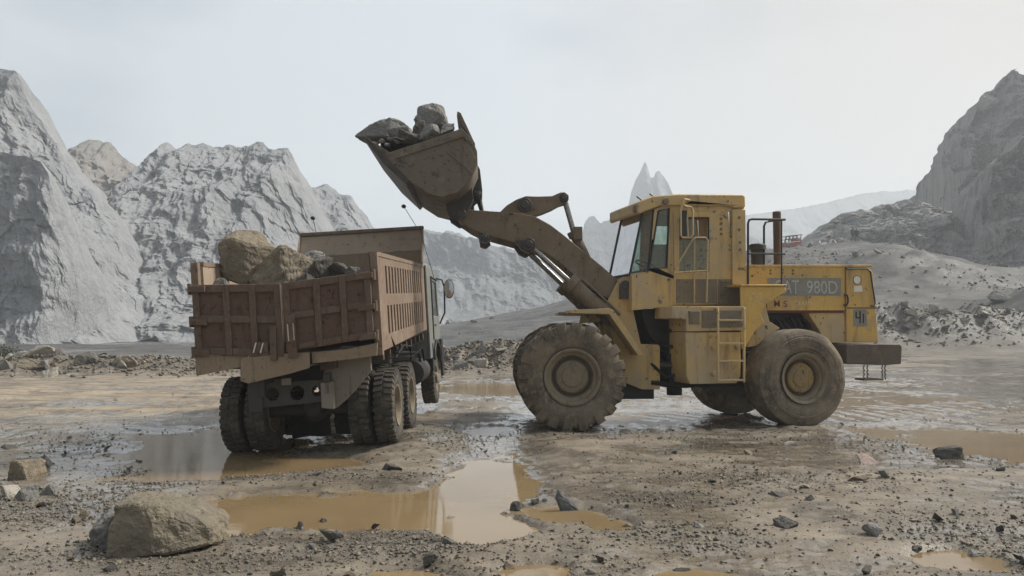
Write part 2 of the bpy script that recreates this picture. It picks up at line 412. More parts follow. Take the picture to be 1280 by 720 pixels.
def terrain(X, Y):
    X = np.asarray(X, float); Y = np.asarray(Y, float)
    near = 1 - sstep(40, 90, np.abs(Y) + 0.5 * np.maximum(0, np.abs(X) - 20))
    wob = 0.75 * fbm(X * 1.1, Y * 1.5, 2.0, 6, 5, .58)
    h = 0.035 * fbm(X * .35, Y * .35, 0, 4, 1) + near * (0.026 * fbm(X * 1.4, Y * 2.2, 1, 5, 2, .55) + 0.013 * fbm(X * 6, Y * 6, 0, 4, 3))
    # churned crumbs of mud
    h = h + near * 0.05 * np.maximum(0, ridged(X * 5.5, Y * 8, 0, 4, 31, .6) - .42) * (.25 + .75 * sstep(-.15, .25, fbm(X * .6, Y * .9, 4, 3, 33)))
    # wheel ruts: swept parallel grooves
    for (ax, ay, dx, dy, w, L, amp) in ((-6.5, 17, 1, .13, .9, 9, .03), (-5.0, 11.6, .95, -.3, .45, 3.2, .035), (6.5, 16.5, .93, .37, 1.1, 6, .045), (4.5, 19, .98, .2, .8, 7, .04), (9.5, 24, .9, .42, 1.0, 9, .06), (-9, 22, 1, .05, .8, 9, .04)):
        n_ = math.hypot(dx, dy); ux, uy = dx / n_, dy / n_
        a = (X - ax) * ux + (Y - ay) * uy; b = -(X - ax) * uy + (Y - ay) * ux + .12 * fbm(X * .5, Y * .5, 9, 2, 41)
        env = np.exp(-(a / L) ** 4) * (np.exp(-((b - .9) / w * 1.4) ** 2) + np.exp(-((b + .9) / w * 1.4) ** 2))
        h = h - amp * env * (.6 + .4 * np.sin(a * 14 + np.sign(b) * b * 5))
    h = h - near * blobs(PUDDLES, X, Y, wob)
    # shallow films of water with mud islands
    film = np.zeros_like(X)
    for (cx, cy, rx, ry, d_) in ((7.5, 19.5, 4.8, 6.0, .052), (7.2, 12.0, 2.4, 3.2, .045), (-4.3, 11.0, 1.7, 2.6, .05), (-.2, 10.5, .75, 4.2, .06), (2.2, 15.5, 2.8, 1.5, .045), (-2.0, 7.2, 2.4, 1.1, .035), (1.5, 5.9, 1.9, .6, .035), (4.2, 6.3, 1.6, .7, .035), (-7.5, 15, 2.5, 1.5, .03), (13, 26, 5, 7, .05)):
        film = np.maximum(film, d_ * (1 - sstep(.4, 1.2, np.hypot((X - cx) / rx, (Y - cy) / ry) + .35 * wob)))
    h = h - film * near
    # cross-fall under the truck, hump under its right wheels
    h = h + .095 * np.exp(-(((X + 1.45) / .62) ** 2 + ((Y - 12.2) / 1.9) ** 2)) + .05 * np.exp(-(((X + .8) / .8) ** 2 + ((Y - 16.5) / 2.5) ** 2))
    h = h - .06 * np.exp(-(((X + 3.85) / .8) ** 2 + ((Y - 11.7) / 2.4) ** 2))
    h = h + .03 * np.exp(-(((X - 5.2) / .8) ** 2 + ((Y - 14.0) / .8) ** 2))
    # ramp that climbs behind the loader towards the right-hand hill
    C = np.interp(X, CX, CH)
    y0 = np.interp(X, [-20, 20, 45, 70], [44, 42, 44, 52]); y1 = np.interp(X, [-20, 20, 45, 70], [92, 94, 96, 98])
    s = sstep(0, 1, (Y - y0) / (y1 - y0))
    rough_far = (0.6 * fbm(X * .12, Y * .12, 0, 5, 21) + (.1 + .5 * sstep(18, 28, X)) * np.maximum(0, ridged(X * .35, Y * .35, 0, 4, 22, .6) - .35)) * sstep(40, 60, Y)
    pit = 1 - sstep(100, 128, Y) * (1 - sstep(24, 40, X))
    h = h + s * C * pit + rough_far * (.4 + .6 * s) - 7.0 * (1 - pit)
    h = h + sstep(14, 60, Y) * .35 * sstep(4, 24, X)
    # banks of rubble: left, middle, right
    lump = 1 + .55 * fbm(X * .5, Y * .5, 0, 4, 51) + .35 * fbm(X * 1.9, Y * 1.9, 0, 3, 52)
    bank = .55 * np.exp(-((Y - 30.5 - .05 * (X + 12)) / 1.7) ** 2) * (1 - sstep(-4.5, -2.5, X)) * sstep(-40, -30, X)
    bank = bank + .95 * np.exp(-((Y - 30.5) / 2.0) ** 2) * sstep(-4.5, -2.0, X) * (1 - sstep(5.5, 9, X))
    bank = bank + 1.75 * np.exp(-((Y - 51.5 - .10 * (X - 30)) / 2.6) ** 2) * sstep(15, 21, X) * (1 - .35 * sstep(27, 36, X)) * (1 - sstep(60, 75, X))
    h = h + bank * lump
    h = h + 1.9 * np.exp(-(((X - 39.5) / 3.2) ** 2 + ((Y - 59) / 3.0) ** 2)) * lump
    h = h + 1.2 * np.exp(-(((X - 36) / 5) ** 2 + ((Y - 74) / 4) ** 2)) * lump
    return h
def th(x, y): return float(terrain(np.array([x]), np.array([y]))[0])
def ground_at(px, py):
    """the point of the ground seen at a photo position"""
    d = ray(px, py); lo = 3.0; prev = 3.0
    for i in range(700):
        y = 3.0 * 1.0055 ** i
        p = Vector((0, 0, EYE)) + d * (y / d.y)
        if p.z < th(p.x, p.y): break
        prev = y
    return p
def gravel_mask(X, Y):
    return np.clip(blobs(GRAVELS, X, Y, .5 * fbm(X * 1.1, Y * 1.1, 7, 4, 61)), 0, 1)
def bank_mask(X, Y):
    b = np.exp(-((Y - 30.4) / 2.0) ** 2) * sstep(-40, -30, X) * (1 - sstep(6, 9, X))
    b = np.maximum(b, np.exp(-((Y - 51.3 - .10 * (X - 30)) / 2.8) ** 2) * sstep(15, 20, X) * (1 - sstep(60, 75, X)))
    b = np.maximum(b, np.exp(-(((X - 39.5) / 3.2) ** 2 + ((Y - 59) / 3.0) ** 2)))
    b = np.maximum(b, .7 * np.exp(-(((X - 36) / 6) ** 2 + ((Y - 74) / 5) ** 2)))
    return np.clip(b * 1.3, 0, 1)

# ------------------------------------------------------------------ ground material
m = NT('wet_quarry_mud')
P = m.co.outputs['Object']
sep = m.n('ShaderNodeSeparateXYZ', {0: P})
Z = sep.outputs['Z']; Yc = sep.outputs['Y']
gr = m.n('ShaderNodeAttribute', attribute_name='gravel').outputs['Fac']
bk = m.n('ShaderNodeAttribute', attribute_name='bank').outputs['Fac']
wet = m.n('ShaderNodeAttribute', attribute_name='wet').outputs['Fac']
n1 = m.noise(.5, 6, .6, .3); n2 = m.noise(3.2, 8, .65, .3); n3 = m.noise(22, 6, .65); n4 = m.noise(70, 4, .6)
n5 = m.noise(1.6, 7, .65, .5, stretch=(.45, 1.3, 1))
c = m.mix(m.ramp(n1, .36, .64), (.185, .156, .12), (.25, .212, .165))
dry = m.n('ShaderNodeAttribute', attribute_name='dry').outputs['Fac']
c = m.mix(dry, c, m.mix(m.ramp(n1, .36, .64), (.30, .235, .16), (.36, .29, .21)))
c = m.mix(m.math('MULTIPLY', m.ramp(n5, .42, .62), .8), c, (.115, .097, .073))
c = m.mix(m.math('MULTIPLY', m.ramp(m.noise(1.1, 7, .65, .8), .54, .64), .8), c, (.075, .068, .057))
c = m.mix(m.math('MULTIPLY', m.ramp(n2, .54, .66), .5), c, (.27, .22, .16))
peb = m.n('ShaderNodeTexVoronoi', {'Vector': P, 'Scale': 26.0, 'Randomness': 1.0})
pebc = m.mix(m.math('MULTIPLY', peb.outputs['Color'], 1.0), (.07, .064, .054), (.20, .18, .15))
gmask = m.math('ADD', gr, m.math('MULTIPLY', m.ramp(n2, .58, .7), .22), True)
c = m.mix(m.math('MULTIPLY', gmask, m.ramp(n3, .30, .55), True), c, pebc)
c = m.mix(m.math('MULTIPLY', bk, .8), c, m.mix(m.ramp(n2, .35, .65), (.12, .10, .078), (.19, .165, .135)))
far = m.n('ShaderNodeMapRange', {0: Yc, 1: 38.0, 2: 52.0}).outputs[0]
fcol = m.mix(m.ramp(m.noise(.12, 7, .6, .4), .35, .65), (.07, .067, .062), (.105, .10, .092))
fcol = m.mix(m.math('MULTIPLY', m.ramp(m.noise(.5, 7, .65, 0, stretch=(.3, 1.2, 1)), .5, .7), .6), fcol, (.085, .082, .077))
road = m.n('ShaderNodeAttribute', attribute_name='road').outputs['Fac']
fcol = m.mix(m.math('MULTIPLY', m.ramp(m.noise(.35, 9, .74), .47, .56), .85), fcol, (.04, .039, .037))
fcol = m.mix(m.math('MULTIPLY', m.ramp(m.noise(.28, 9, .72, .5), .55, .66), .6), fcol, (.19, .18, .165))
fcol = m.mix(m.math('MULTIPLY', road, .85), fcol, (.018, .018, .02))
c = m.mix(far, c, fcol)
c = m.mix(m.math('MULTIPLY', wet, .30), c, (.10, .078, .052))
rough = m.math('SUBTRACT', m.ramp(n2, .3, .75, (.42,)*3 + (1,), (.75,)*3 + (1,)), m.math('MULTIPLY', wet, .40))
rough = m.math('MAXIMUM', m.math('ADD', rough, m.math('MULTIPLY', m.ramp(n3, .45, .7), .18)), .13)
h = m.math('ADD', m.math('MULTIPLY', n2, .5), m.math('ADD', m.math('MULTIPLY', n3, .35), m.math('MULTIPLY', n4, .12)))
h = m.math('ADD', h, m.math('MULTIPLY', m.math('SUBTRACT', .6, peb.outputs['Distance']), m.math('MULTIPLY', gmask, .5)))
nb = m.bump(h, .8, .035)
cw_ = m.ramp(m.math('ADD', m.math('MULTIPLY', wet, .75), m.math('ADD', m.math('MULTIPLY', m.math('SUBTRACT', n2, .5), 1.1), m.math('MULTIPLY', m.math('SUBTRACT', n5, .5), 1.0))), .30, .52)
gz_ = m.n('ShaderNodeSeparateXYZ', {0: m.n('ShaderNodeNewGeometry').outputs['Normal']}).outputs['Z']
cw_ = m.math('MULTIPLY', cw_, m.ramp(gz_, .95, .985))
cw_ = m.math('MULTIPLY', cw_, m.math('SUBTRACT', 1.0, m.math('MULTIPLY', far, m.math('SUBTRACT', 1.0, m.math('MULTIPLY', wet, .9)))), True)
M['mud'] = m.bsdf(c, rough, normal=nb, spec=.22, **{'Coat Weight': cw_, 'Coat Roughness': .09, 'Coat IOR': 1.4, 'Coat Normal': m.bump(h, m.n('ShaderNodeMapRange', {0: Yc, 1: 9.0, 2: 15.0, 3: .22, 4: .30}).outputs[0], .022)})

# ------------------------------------------------------------------ ground sheet
def axis_pts(lo, hi, step, a, b, growth):
    mid = list(np.arange(lo, hi, step)); s = step; x = hi; up = []
    while x < b: up.append(x); s *= growth; x += s
    up.append(b); s = step; x = lo; dn = []
    while x > a: s *= growth; x -= s; dn.append(max(x, a))
    return np.array(sorted(set(dn + mid + up)))
xs = axis_pts(-8.5, 9.5, .036, -1000, 1000, 1.028)
ys = [4.2]; 
while ys[-1] < 1000: ys.append(ys[-1] + max(.024, ys[-1] * .0046))
ys = np.array([-1000, -300, -100, -40, -15, -6, -2, 0, 1, 2, 2.8, 3.4, 3.8, 4.0] + ys[:-1] + [1000.0])
GX, GY = np.meshgrid(xs, ys)
GZ = terrain(GX, GY)
nx, ny = len(xs), len(ys)
idx = np.arange(nx * ny).reshape(ny, nx)
F = np.stack([idx[:-1, :-1], idx[:-1, 1:], idx[1:, 1:], idx[1:, :-1]], -1).reshape(-1, 4)
gm = gravel_mask(GX, GY); bmk = bank_mask(GX, GY)
wetm = 1 - sstep(-.045, .03, GZ)
wetm = np.maximum(wetm, .9 * sstep(.0, .35, fbm(GX * .33, GY * .55, 3, 4, 71)) * sstep(9, 12, GY) * (1 - sstep(32, 45, GY)))
wetm = np.maximum(wetm, sstep(56, 60, GY) * (1 - sstep(66, 71, GY)) * sstep(14, 22, GX) * sstep(-.25, .2, fbm(GX * .1, GY * .6, 3, 4, 72)))
wetm = np.maximum(wetm, sstep(3.5, 6, GX) * sstep(15, 18, GY) * (1 - sstep(40, 47, GY)) * sstep(-.3, .15, fbm(GX * .35, GY * .5, 5, 4, 73)))
wetm = np.maximum(wetm, .95 * sstep(.02, .22, fbm(GX * .55, GY * .9, 13, 5, 74)) * (1 - sstep(13, 17, GY)) * sstep(-1, 3, GX))
wetm = np.maximum(wetm, .9 * sstep(.12, .3, fbm(GX * .7, GY * 1.1, 15, 5, 75)) * (1 - sstep(12, 15, GY)))
wetm = np.clip(wetm * (1 - .6 * bmk), 0, 1)
drym = sstep(13, 17, GY) * (1 - sstep(27, 29, GY)) * (1 - sstep(-4.5, -2.5, GX)) * sstep(-.5, .1, fbm(GX * .2, GY * .45, 8, 4, 81)) * .9
wetm = wetm * (1 - .55 * drym)
ROAD = [(30, 101), (35.3, 98), (40, 95), (43, 88), (45.6, 80), (48.5, 72), (56, 60)]
dist = np.full_like(GX, 1e9)
for (a, b), (c_, d_) in zip(ROAD[:-1], ROAD[1:]):
    t_ = np.clip(((GX - a) * (c_ - a) + (GY - b) * (d_ - b)) / ((c_ - a) ** 2 + (d_ - b) ** 2), 0, 1)
    dist = np.minimum(dist, np.hypot(GX - a - t_ * (c_ - a), GY - b - t_ * (d_ - b)))
roadm = 1 - sstep(2.4, 4.4, dist + .8 * fbm(GX * .3, GY * .3, 1, 3, 83))
g = np_mesh('ground', np.stack([GX, GY, GZ], -1).reshape(-1, 3), F, M['mud'], True, {'gravel': gm, 'bank': bmk, 'wet': wetm, 'dry': drym, 'road': roadm})
tag(g, 'wet tan quarry floor of mud and crushed stone', 'ground', kind='structure')

# ------------------------------------------------------------------ puddle water
m = NT('muddy_puddle_water')
w1 = m.noise(.8, 4, .5); w2 = m.noise(6, 3, .5)
col = m.mix(m.ramp(w1, .35, .65), (.225, .16, .085), (.18, .126, .066))
yy_ = m.n('ShaderNodeSeparateXYZ', {0: m.co.outputs['Object']}).outputs['Y']
ripple = m.n('ShaderNodeMapRange', {0: yy_, 1: 9.5, 2: 15.0, 3: .02, 4: .10}).outputs[0]      # open shallows are ruffled, the near pools lie still
w3 = m.noise(9, 5, .6, .5, stretch=(.6, 1.3, 1))
M['water'] = m.bsdf(col, .035, normal=m.bump(w3, ripple, .03), spec=.5, IOR=1.33)
wm = MB()
wm.add([(-26, 3.5, WATER_Z), (26, 3.5, WATER_Z), (26, 38.0, WATER_Z), (-26, 38.0, WATER_Z)], [(0, 1, 2, 3)])
w = wm.build('water', M['water'], smooth=0)
tag(w, 'still ochre muddy water lying in the puddles', 'water', kind='structure')

# ------------------------------------------------------------------ cliffs
def cliffmat(name, a, b, c, d, s):
    m = NT(name)
    big = m.noise(.045 * s, 6, .6, .6); mid = m.noise(.25 * s, 8, .66, .4); fine = m.noise(1.4 * s, 7, .65)
    gul = m.noise(.16 * s, 6, .6, .5, stretch=(1.6, 1, .35))
    lay = m.noise(.11 * s, 6, .6, .8, stretch=(.4, .4, 2.6))
    col = m.mix(m.ramp(big, .38, .62), a, b)
    col = m.mix(m.math('MULTIPLY', m.ramp(gul, .5, .66), .6), col, c)
    col = m.mix(m.math('MULTIPLY', m.ramp(lay, .54, .68), .45), col, d)
    col = m.mix(m.math('MULTIPLY', m.ramp(fine, .5, .72), .4), col, tuple(x * .55 for x in a))
    stk = m.noise(.5 * s, 6, .62, .6, stretch=(1.3, 1.3, .13))
    col = m.mix(m.math('MULTIPLY', m.ramp(stk, .52, .64), .55), col, d)
    col = m.mix(m.math('MULTIPLY', m.ramp(stk, .48, .36), .45), col, c)
    fleck = m.noise(.55 * s, 8, .72, .3, stretch=(1, 1, .8))
    col = m.mix(m.math('MULTIPLY', m.ramp(fleck, .54, .64), .4), col, tuple(min(.62, x * 1.3) for x in a))
    h = m.math('ADD', mid, m.math('MULTIPLY', fine, .5))
    return m.bsdf(col, .95, normal=m.bump(h, .55, 1.8 / s), spec=.15)
M['cliff'] = cliffmat('pale_grey_limestone', (.245, .25, .258), (.185, .192, .202), (.30, .303, .305), (.125, .131, .142), 1.0)
M['cliff_dark'] = cliffmat('dark_grey_stone', (.20, .195, .185), (.085, .085, .086), (.30, .288, .265), (.04, .04, .042), 1.6)
M['cliff_brown'] = cliffmat('brownish_stone', (.235, .21, .19), (.2, .187, .172), (.27, .255, .235), (.155, .15, .146), 1.0)
M['cliff_far'] = cliffmat('far_stone', (.15, .157, .168), (.11, .118, .13), (.21, .216, .222), (.085, .092, .104), .35)
def cliff(name, label, sky_px, D, run, base, amp, mat, seed, nu=340, nv=150, prof=None, nsc=.06, jag=.012, skew=0.0, back=None, blocky=.3, xj=.35, ledge=.10):
    """a rock face: its skyline measured in the photo, set back at its own distance, with a real back slope"""
    px = np.array([p[0] for p in sky_px], float); py = np.array([p[1] for p in sky_px], float)
    u = np.linspace(px[0], px[-1], nu)
    top = EYE + (410 - np.interp(u, px, py)) / 1000 * D
    X0 = (u - 640) / 1000 * D
    top = np.maximum(top + jag * D * .25 * fbm(X0 * .5, 0 * X0, seed, 4, seed + 3) , base + .5)
    nb_ = max(10, nv // 5)
    vf = np.linspace(0, 1, nv); vb = np.linspace(0, 1, nb_ + 1)[1:]
    if prof is None: prof = [(0, 0), (.25, .12), (.6, .5), (.85, .8), (1, 1)]      # height share -> share of the run
    pr = np.interp(vf, [p[0] for p in prof], [p[1] for p in prof])
    Xf = np.repeat(X0[None], nv, 0); Zf = base + vf[:, None] * (top - base)[None]
    Yf = D - run * (1 - pr)[:, None] + skew * (Xf - Xf.mean())
    Xb = np.repeat(X0[None], nb_, 0); Zb = top[None] + (base - top)[None] * (vb ** 1.3)[:, None]
    Yb = D + (back or run * 1.2 + 10) * vb[:, None] + skew * (Xb - Xb.mean())
    X = np.concatenate([Xf, Xb]); Y = np.concatenate([Yf, Yb]); Zz = np.concatenate([Zf, Zb])
    k = nsc
    fade = np.concatenate([(.25 + .75 * np.minimum(1, (1 - vf) / .10))[:, None] + 0 * Xf, .5 + 0 * Xb])
    # buttresses and gullies, broken ledges, crumbs
    d = 1.0 * ridged(X * k, Y * k * .5, Zz * k * .35, 6, seed, .55) + .36 * fbm(X * k * 2.3, Y * k, Zz * k * 1.8, 6, seed + 20, .6)
    led = fbm(X * k * .7, Y * k * .7, Zz * k * 3.2, 3, seed + 40); d = d + ledge * np.floor(led * 5) / 5
    d = d + (.5 if ledge < .3 else .15) * (ridged((X + .4 * Zz) * k * 2.6, Y * k, (Zz - .25 * X) * k * .4, 5, seed + 33, .55) - .4)
    # fracture blocks between tilted joint planes, at two sizes
    for bs_, ba_, tl in ((.42, .55, .35), (1.15, .28, -.25), (2.6, .13, .3)):
        wx = .6 * fbm(X * k * 2, Zz * k * 2, 3, 3, seed + 70); wz = .6 * fbm(X * k * 2, Zz * k * 2, 8, 3, seed + 71)
        q1 = np.floor((X * k + Zz * k * tl) / .5 * bs_ * 2.2 + wx).astype(np.int64); q2 = np.floor((Zz * k - X * k * tl) / .5 * bs_ * 1.6 + wz).astype(np.int64)
        d = d + ba_ * blocky * (_hash(q1, q2, q1 * 0, seed + int(bs_ * 10)) - .5)
    crumb = ridged(X * k * 6 + Zz * k * 3, Y * k * 4, Zz * k * 5, 4, seed + 60, .6) - .4; d = d + .26 * crumb
    Y2 = Y - amp * (d - .6) * fade
    X2 = X + amp * xj * fbm(X * k * 2, Zz * k * 2, Y * k, 4, seed + 80) * fade
    Z2 = Zz + amp * .22 * fbm(X * k * 4, Zz * k * 4, Y * k, 4, seed + 90) * np.concatenate([np.minimum(1, vf * 4)[:, None] + 0 * Xf, 1 + 0 * Xb])
    n = nv + nb_
    idx = np.arange(n * nu).reshape(n, nu)
    F = np.stack([idx[:-1, :-1], idx[:-1, 1:], idx[1:, 1:], idx[1:, :-1]], -1).reshape(-1, 4)
    o = np_mesh(name, np.stack([X2, Y2, Z2], -1).reshape(-1, 3), F, mat, True)
    o.data.set_sharp_from_angle(angle=R(38))
    tag(o, label, 'cliff', kind='structure')
    return o
STEEP = [(0, 0), (.15, .25), (.3, .4), (.7, .7), (1, 1)]
cliff('cliff', 'shaded sheer rock facet at the left edge of the quarry', [(-330, 120), (-160, 165), (-60, 180), (0, 190), (30, 193), (52, 205), (64, 222), (78, 262), (92, 305), (104, 345), (112, 400), (118, 455)],
      93, 9, -1, 3.2, M['cliff'], 5, 340, 260, STEEP, .07, skew=-.1)
cliff('cliff', 'steep pale grey rock wall rising above the left edge', [(-330, 20), (-150, 55), (-60, 75), (0, 84), (10, 87), (17, 96), (24, 110), (38, 135), (50, 152), (62, 168), (74, 183), (88, 197), (100, 222), (112, 236), (135, 252), (160, 285), (180, 320), (215, 370), (262, 455)],
      118, 34, -1, 5.0, M['cliff'], 3, 520, 320, STEEP, .055, skew=-.15)
cliff('cliff', 'long pale grey quarry face with square shoulders behind the truck', [(60, 330), (110, 290), (160, 240), (182, 212), (191, 205), (196, 182), (205, 174), (215, 180), (222, 184), (232, 178), (250, 181), (280, 183), (296, 183), (304, 176), (316, 173), (330, 176), (340, 183), (358, 186), (366, 200), (374, 222), (390, 260), (420, 330), (470, 420)],
      150, 62, -3, 7.0, M['cliff'], 11, 560, 320, STEEP, .045, jag=.02)
cliff('cliff', 'brownish rounded rock hump between the two grey faces', [(40, 260), (70, 205), (88, 184), (104, 174), (118, 174), (134, 181), (150, 194), (172, 205), (195, 207), (230, 215), (280, 240), (340, 300)],
      185, 50, -4, 7.0, M['cliff_brown'], 17, 240, 150, None, .05)
cliff('cliff', 'lower hazy grey shoulder sloping down behind the truck cab', [(330, 200), (368, 222), (385, 230), (405, 233), (424, 237), (440, 247), (452, 260), (462, 274), (475, 295), (500, 330), (560, 400)],
      215, 50, -6, 7.0, M['cliff'], 23, 240, 150, None, .05)
cliff('quarry_wall', 'terraced hazy quarry wall far behind the loader arm', [(330, 280), (440, 288), (480, 290), (530, 287), (560, 288), (600, 298), (650, 318), (690, 330), (740, 345), (800, 360), (900, 372)],
      360, 130, -22, 9.0, M['cliff_far'], 29, 420, 200, [(0, 0), (.12, .25), (.2, .33), (.40, .36), (.46, .55), (.70, .82), (.75, .86), (.97, .92), (1, 1)], .03)
cliff('mountain', 'hazy jagged rock spires beyond the loader cab', [(640, 420), (690, 350), (715, 310), (727, 298), (732, 274), (738, 270), (744, 271), (750, 279), (762, 271), (776, 266), (786, 259), (791, 240), (796, 224), (802, 216), (806, 204), (808, 201), (811, 210), (815, 220), (819, 222), (822, 212), (825, 211), (830, 219), (838, 229), (850, 252), (870, 268), (910, 280), (960, 300), (1040, 340)],
      640, 120, -20, 13.0, M['cliff_far'], 37, 420, 160, STEEP, .022, jag=.006)
cliff('mountain', 'long blue hazy ridge on the horizon at right', [(840, 300), (900, 277), (940, 268), (985, 262), (1010, 257), (1050, 249), (1080, 241), (1110, 238), (1140, 236), (1180, 244), (1240, 262), (1330, 290)],
      860, 160, -20, 10.0, M['cliff_far'], 43, 260, 90, None, .012, jag=.004)
cliff('cliff', 'tall grey crag rising at the right edge', [(1160, 330), (1176, 270), (1178, 236), (1180, 196), (1190, 193), (1194, 160), (1213, 158), (1228, 150), (1232, 112), (1250, 110), (1257, 92), (1290, 90), (1340, 70), (1450, 60), (1600, 90)],
      158, 26, 4, 8.5, M['cliff_dark'], 51, 480, 340, [(0, 0), (.18, .10), (.21, .30), (.40, .36), (.44, .56), (.62, .62), (.66, .80), (.84, .86), (.87, .96), (1, 1)], .07, jag=.02, blocky=2.4, xj=.1, ledge=.4)
cliff('hill', 'grey rubble hill climbing to the foot of the crag', [(940, 345), (975, 330), (995, 313), (1012, 299), (1028, 285), (1042, 275), (1060, 267), (1085, 262), (1110, 258), (1132, 250), (1150, 250), (1168, 262), (1200, 268), (1260, 275), (1340, 270), (1450, 260)],
      138, 34, 6, 5.0, M['cliff_dark'], 57, 420, 220, [(0, 0), (.3, .3), (.7, .65), (1, 1)], .12, jag=.02, blocky=1.2, ledge=.35)
cliff('cliff', 'dark nearer rock buttress cut off by the right edge', [(1222, 345), (1234, 300), (1240, 250), (1248, 205), (1256, 190), (1270, 180), (1285, 168), (1330, 150), (1420, 140), (1560, 170)],
      118, 14, 5, 5.0, M['cliff_dark'], 63, 300, 240, STEEP, .10, jag=.02, blocky=2.2, ledge=.4)

# ------------------------------------------------------------------ haze
m = NT('pale_quarry_haze')
vol = m.n('ShaderNodeVolumePrincipled', {'Color': (.90, .95, 1.0, 1), 'Density': .0011, 'Anisotropy': .25})
m.t.links.new(vol.outputs[0], m.out.inputs[1])
hb = MB().box((-1012, -1012, -40), (1012, 1012, 150)).build('haze', m.m, smooth=0)
tag(hb, 'pale dusty air filling the quarry', 'haze', kind='stuff')
# ================================================================== DUMP TRUCK
# local axes: x right, y forward, z up; origin on the ground under the rear axle
def lugs(mb, R0, W, n, depth, share, wrap, slant=0.0, inner=.12, ax=0, jit=0.0, seed=1):
    """tread bars from near the centre line over each shoulder"""
    rng = random.Random(seed)
    pitch = 2 * math.pi / n
    for sd in (-1, 1):
        for k in range(n):
            a0 = (k + (.5 if sd > 0 else 0)) * pitch + rng.uniform(-jit, jit) * pitch
            hw = pitch * share / 2 * rng.uniform(1 - jit, 1 + jit)
            dd = depth * rng.uniform(1 - jit * 1.5, 1)
            P_ = [(inner * W, R0 - .012, 0), (W * .47, R0 - .018, slant), (W * .5, R0 - wrap * .4, slant), (W * .505, R0 - wrap, slant)]
            Q_ = [(inner * W, R0 + dd, 0), (W * .475, R0 + dd * .9, slant), (W * .525, R0 - wrap * .35, slant), (W * .52, R0 - wrap, slant)]
            vs_ = []
            for pr in (P_, Q_):
                for (x, r, sl) in pr:
                    for q in (-1, 1):
                        a = a0 + q * hw * (1.0 if pr is P_ else .86) + sl * pitch
                        vs_.append((sd * x, r * math.cos(a), r * math.sin(a)))
            fs = []
            for i in range(3):
                b = 8 + i * 2
                fs.append((b, b + 1, b + 3, b + 2))
                fs.append((i * 2, i * 2 + 2, 8 + i * 2 + 2, 8 + i * 2)); fs.append((i * 2 + 1, 8 + i * 2 + 1, 8 + i * 2 + 3, i * 2 + 3))
            fs.append((0, 8, 9, 1)); fs.append((6, 7, 15, 14))
            mb.add(vs_, fs)
def make_truck_wheel(parent, x, y, inward):
    """inward = -1: the dished face looks to +x"""
    Rr, W, zz = .50, .27, .515
    wh = empty('wheel', (x, y, zz), parent=parent)
    t = MB()
    t.lathe([(-.11, .285), (-.135, .34), (-.14, .41), (-.13, .47), (-.115, .495), (0, .502), (.115, .495), (.13, .47), (.14, .41), (.135, .34), (.11, .285), (0, .27)], (0, 0, 0), (1, 0, 0), 56, True)
    lugs(t, .50, W, 34, .024, .62, .075, .15, .06, jit=.06, seed=int(abs(x * 100 + y * 10)))
    t.build('tyre', M['rubber_truck'], wh)
    r = MB(); s = 1
    r.lathe([(.12, .285), (.135, .29), (.13, .265), (.10, .25), (.02, .23), (-.02, .16), (.0, .12), (.06, .11), (.08, .07), (.08, 0)], (0, 0, 0), (s, 0, 0), 40)
    r.lathe([(-.12, .285), (-.13, .27), (-.02, .23), (-.03, .15), (-.03, 0)], (0, 0, 0), (1, 0, 0), 40)
    for k in range(10):
        a = 2 * math.pi * k / 10
        r.cyl((-.01, .145 * math.cos(a), .145 * math.sin(a)), (.025, .145 * math.cos(a), .145 * math.sin(a)), .016, 6)
    ro = r.build('rim', M['rim'], wh)
    return wh
truck = empty('dump_truck', (-2.74, 11.35, 0.012), (R(.6), R(-3.4), R(-.6)))
tag(truck, 'dusty red-brown dump truck with dented tailgate and a load of rocks, seen from behind', 'truck')

for (x, y, dn) in ((1.04, 0, 1), (.70, 0, 1), (-1.04, 0, -1), (-.70, 0, -1), (1.04, 1.45, 1), (.70, 1.45, 1), (-1.04, 1.45, -1), (-.70, 1.45, -1), (1.03, 5.25, 1), (-1.03, 5.25, -1)):
    wh = make_truck_wheel(truck, x, y, dn)
    if dn < 0: wh.rotation_euler = (0, 0, math.pi)
    if y > 5: 
        # front wheels: the hub stands proud
        h_ = MB(); h_.lathe([(.02, .2), (.05, .19), (.06, .12), (.16, .11), (.18, .07), (.18, 0)], (0, 0, 0), (1, 0, 0), 24); h_.build('hub', M['guard'], wh)
# chassis
c = MB()
for s in (-1, 1):
    c.box((s * .42 - .04, -1.0, .80), (s * .42 + .04, 7.2, 1.06))
for y in (0, 1.45):
    c.cyl((-1.0, y, .52), (1.0, y, .52), .085, 14)
    c.lathe([(-.2, .0), (-.18, .12), (0, .21), (.18, .12), (.2, 0)], (0, y, .55), (0, 1, 0), 20)
c.cyl((-.95, 5.25, .50), (.95, 5.25, .50), .06, 12)
c.cyl((0, 0, .58), (0, 4.5, .72), .05, 10)
for s in (-1, 1):
    for i in range(5):
        c.box((s * .42 - .05, -.15 - .13 * i + .3, .62 + .028 * i), (s * .42 + .05, 1.3 + .13 * i, .645 + .028 * i))
c.build('chassis', M['chassis'], truck, bevel=.008)
cm = MB()
id_ = lambda a, b, w_: (a, w_, b)
def circ(cx, cz, r, n=18): return [(cx + r * math.cos(2 * math.pi * k / n), cz + r * math.sin(2 * math.pi * k / n)) for k in range(n)]
cm.prism([(-.50, .66), (.42, .70), (.42, .98), (-.50, .98)], -.95, -.90, id_, [circ(-.30, .83, .085), circ(.02, .83, .095), (circ(.28, .84, .07))])
cm.box((-.60, -.99, .62), (-.42, -.90, 1.05)); cm.box((-.02 - .25, -.965, .955), (-.14, -.955, 1.02))
cm.build('rear_crossmember', M['chassis'], truck, bevel=.008)
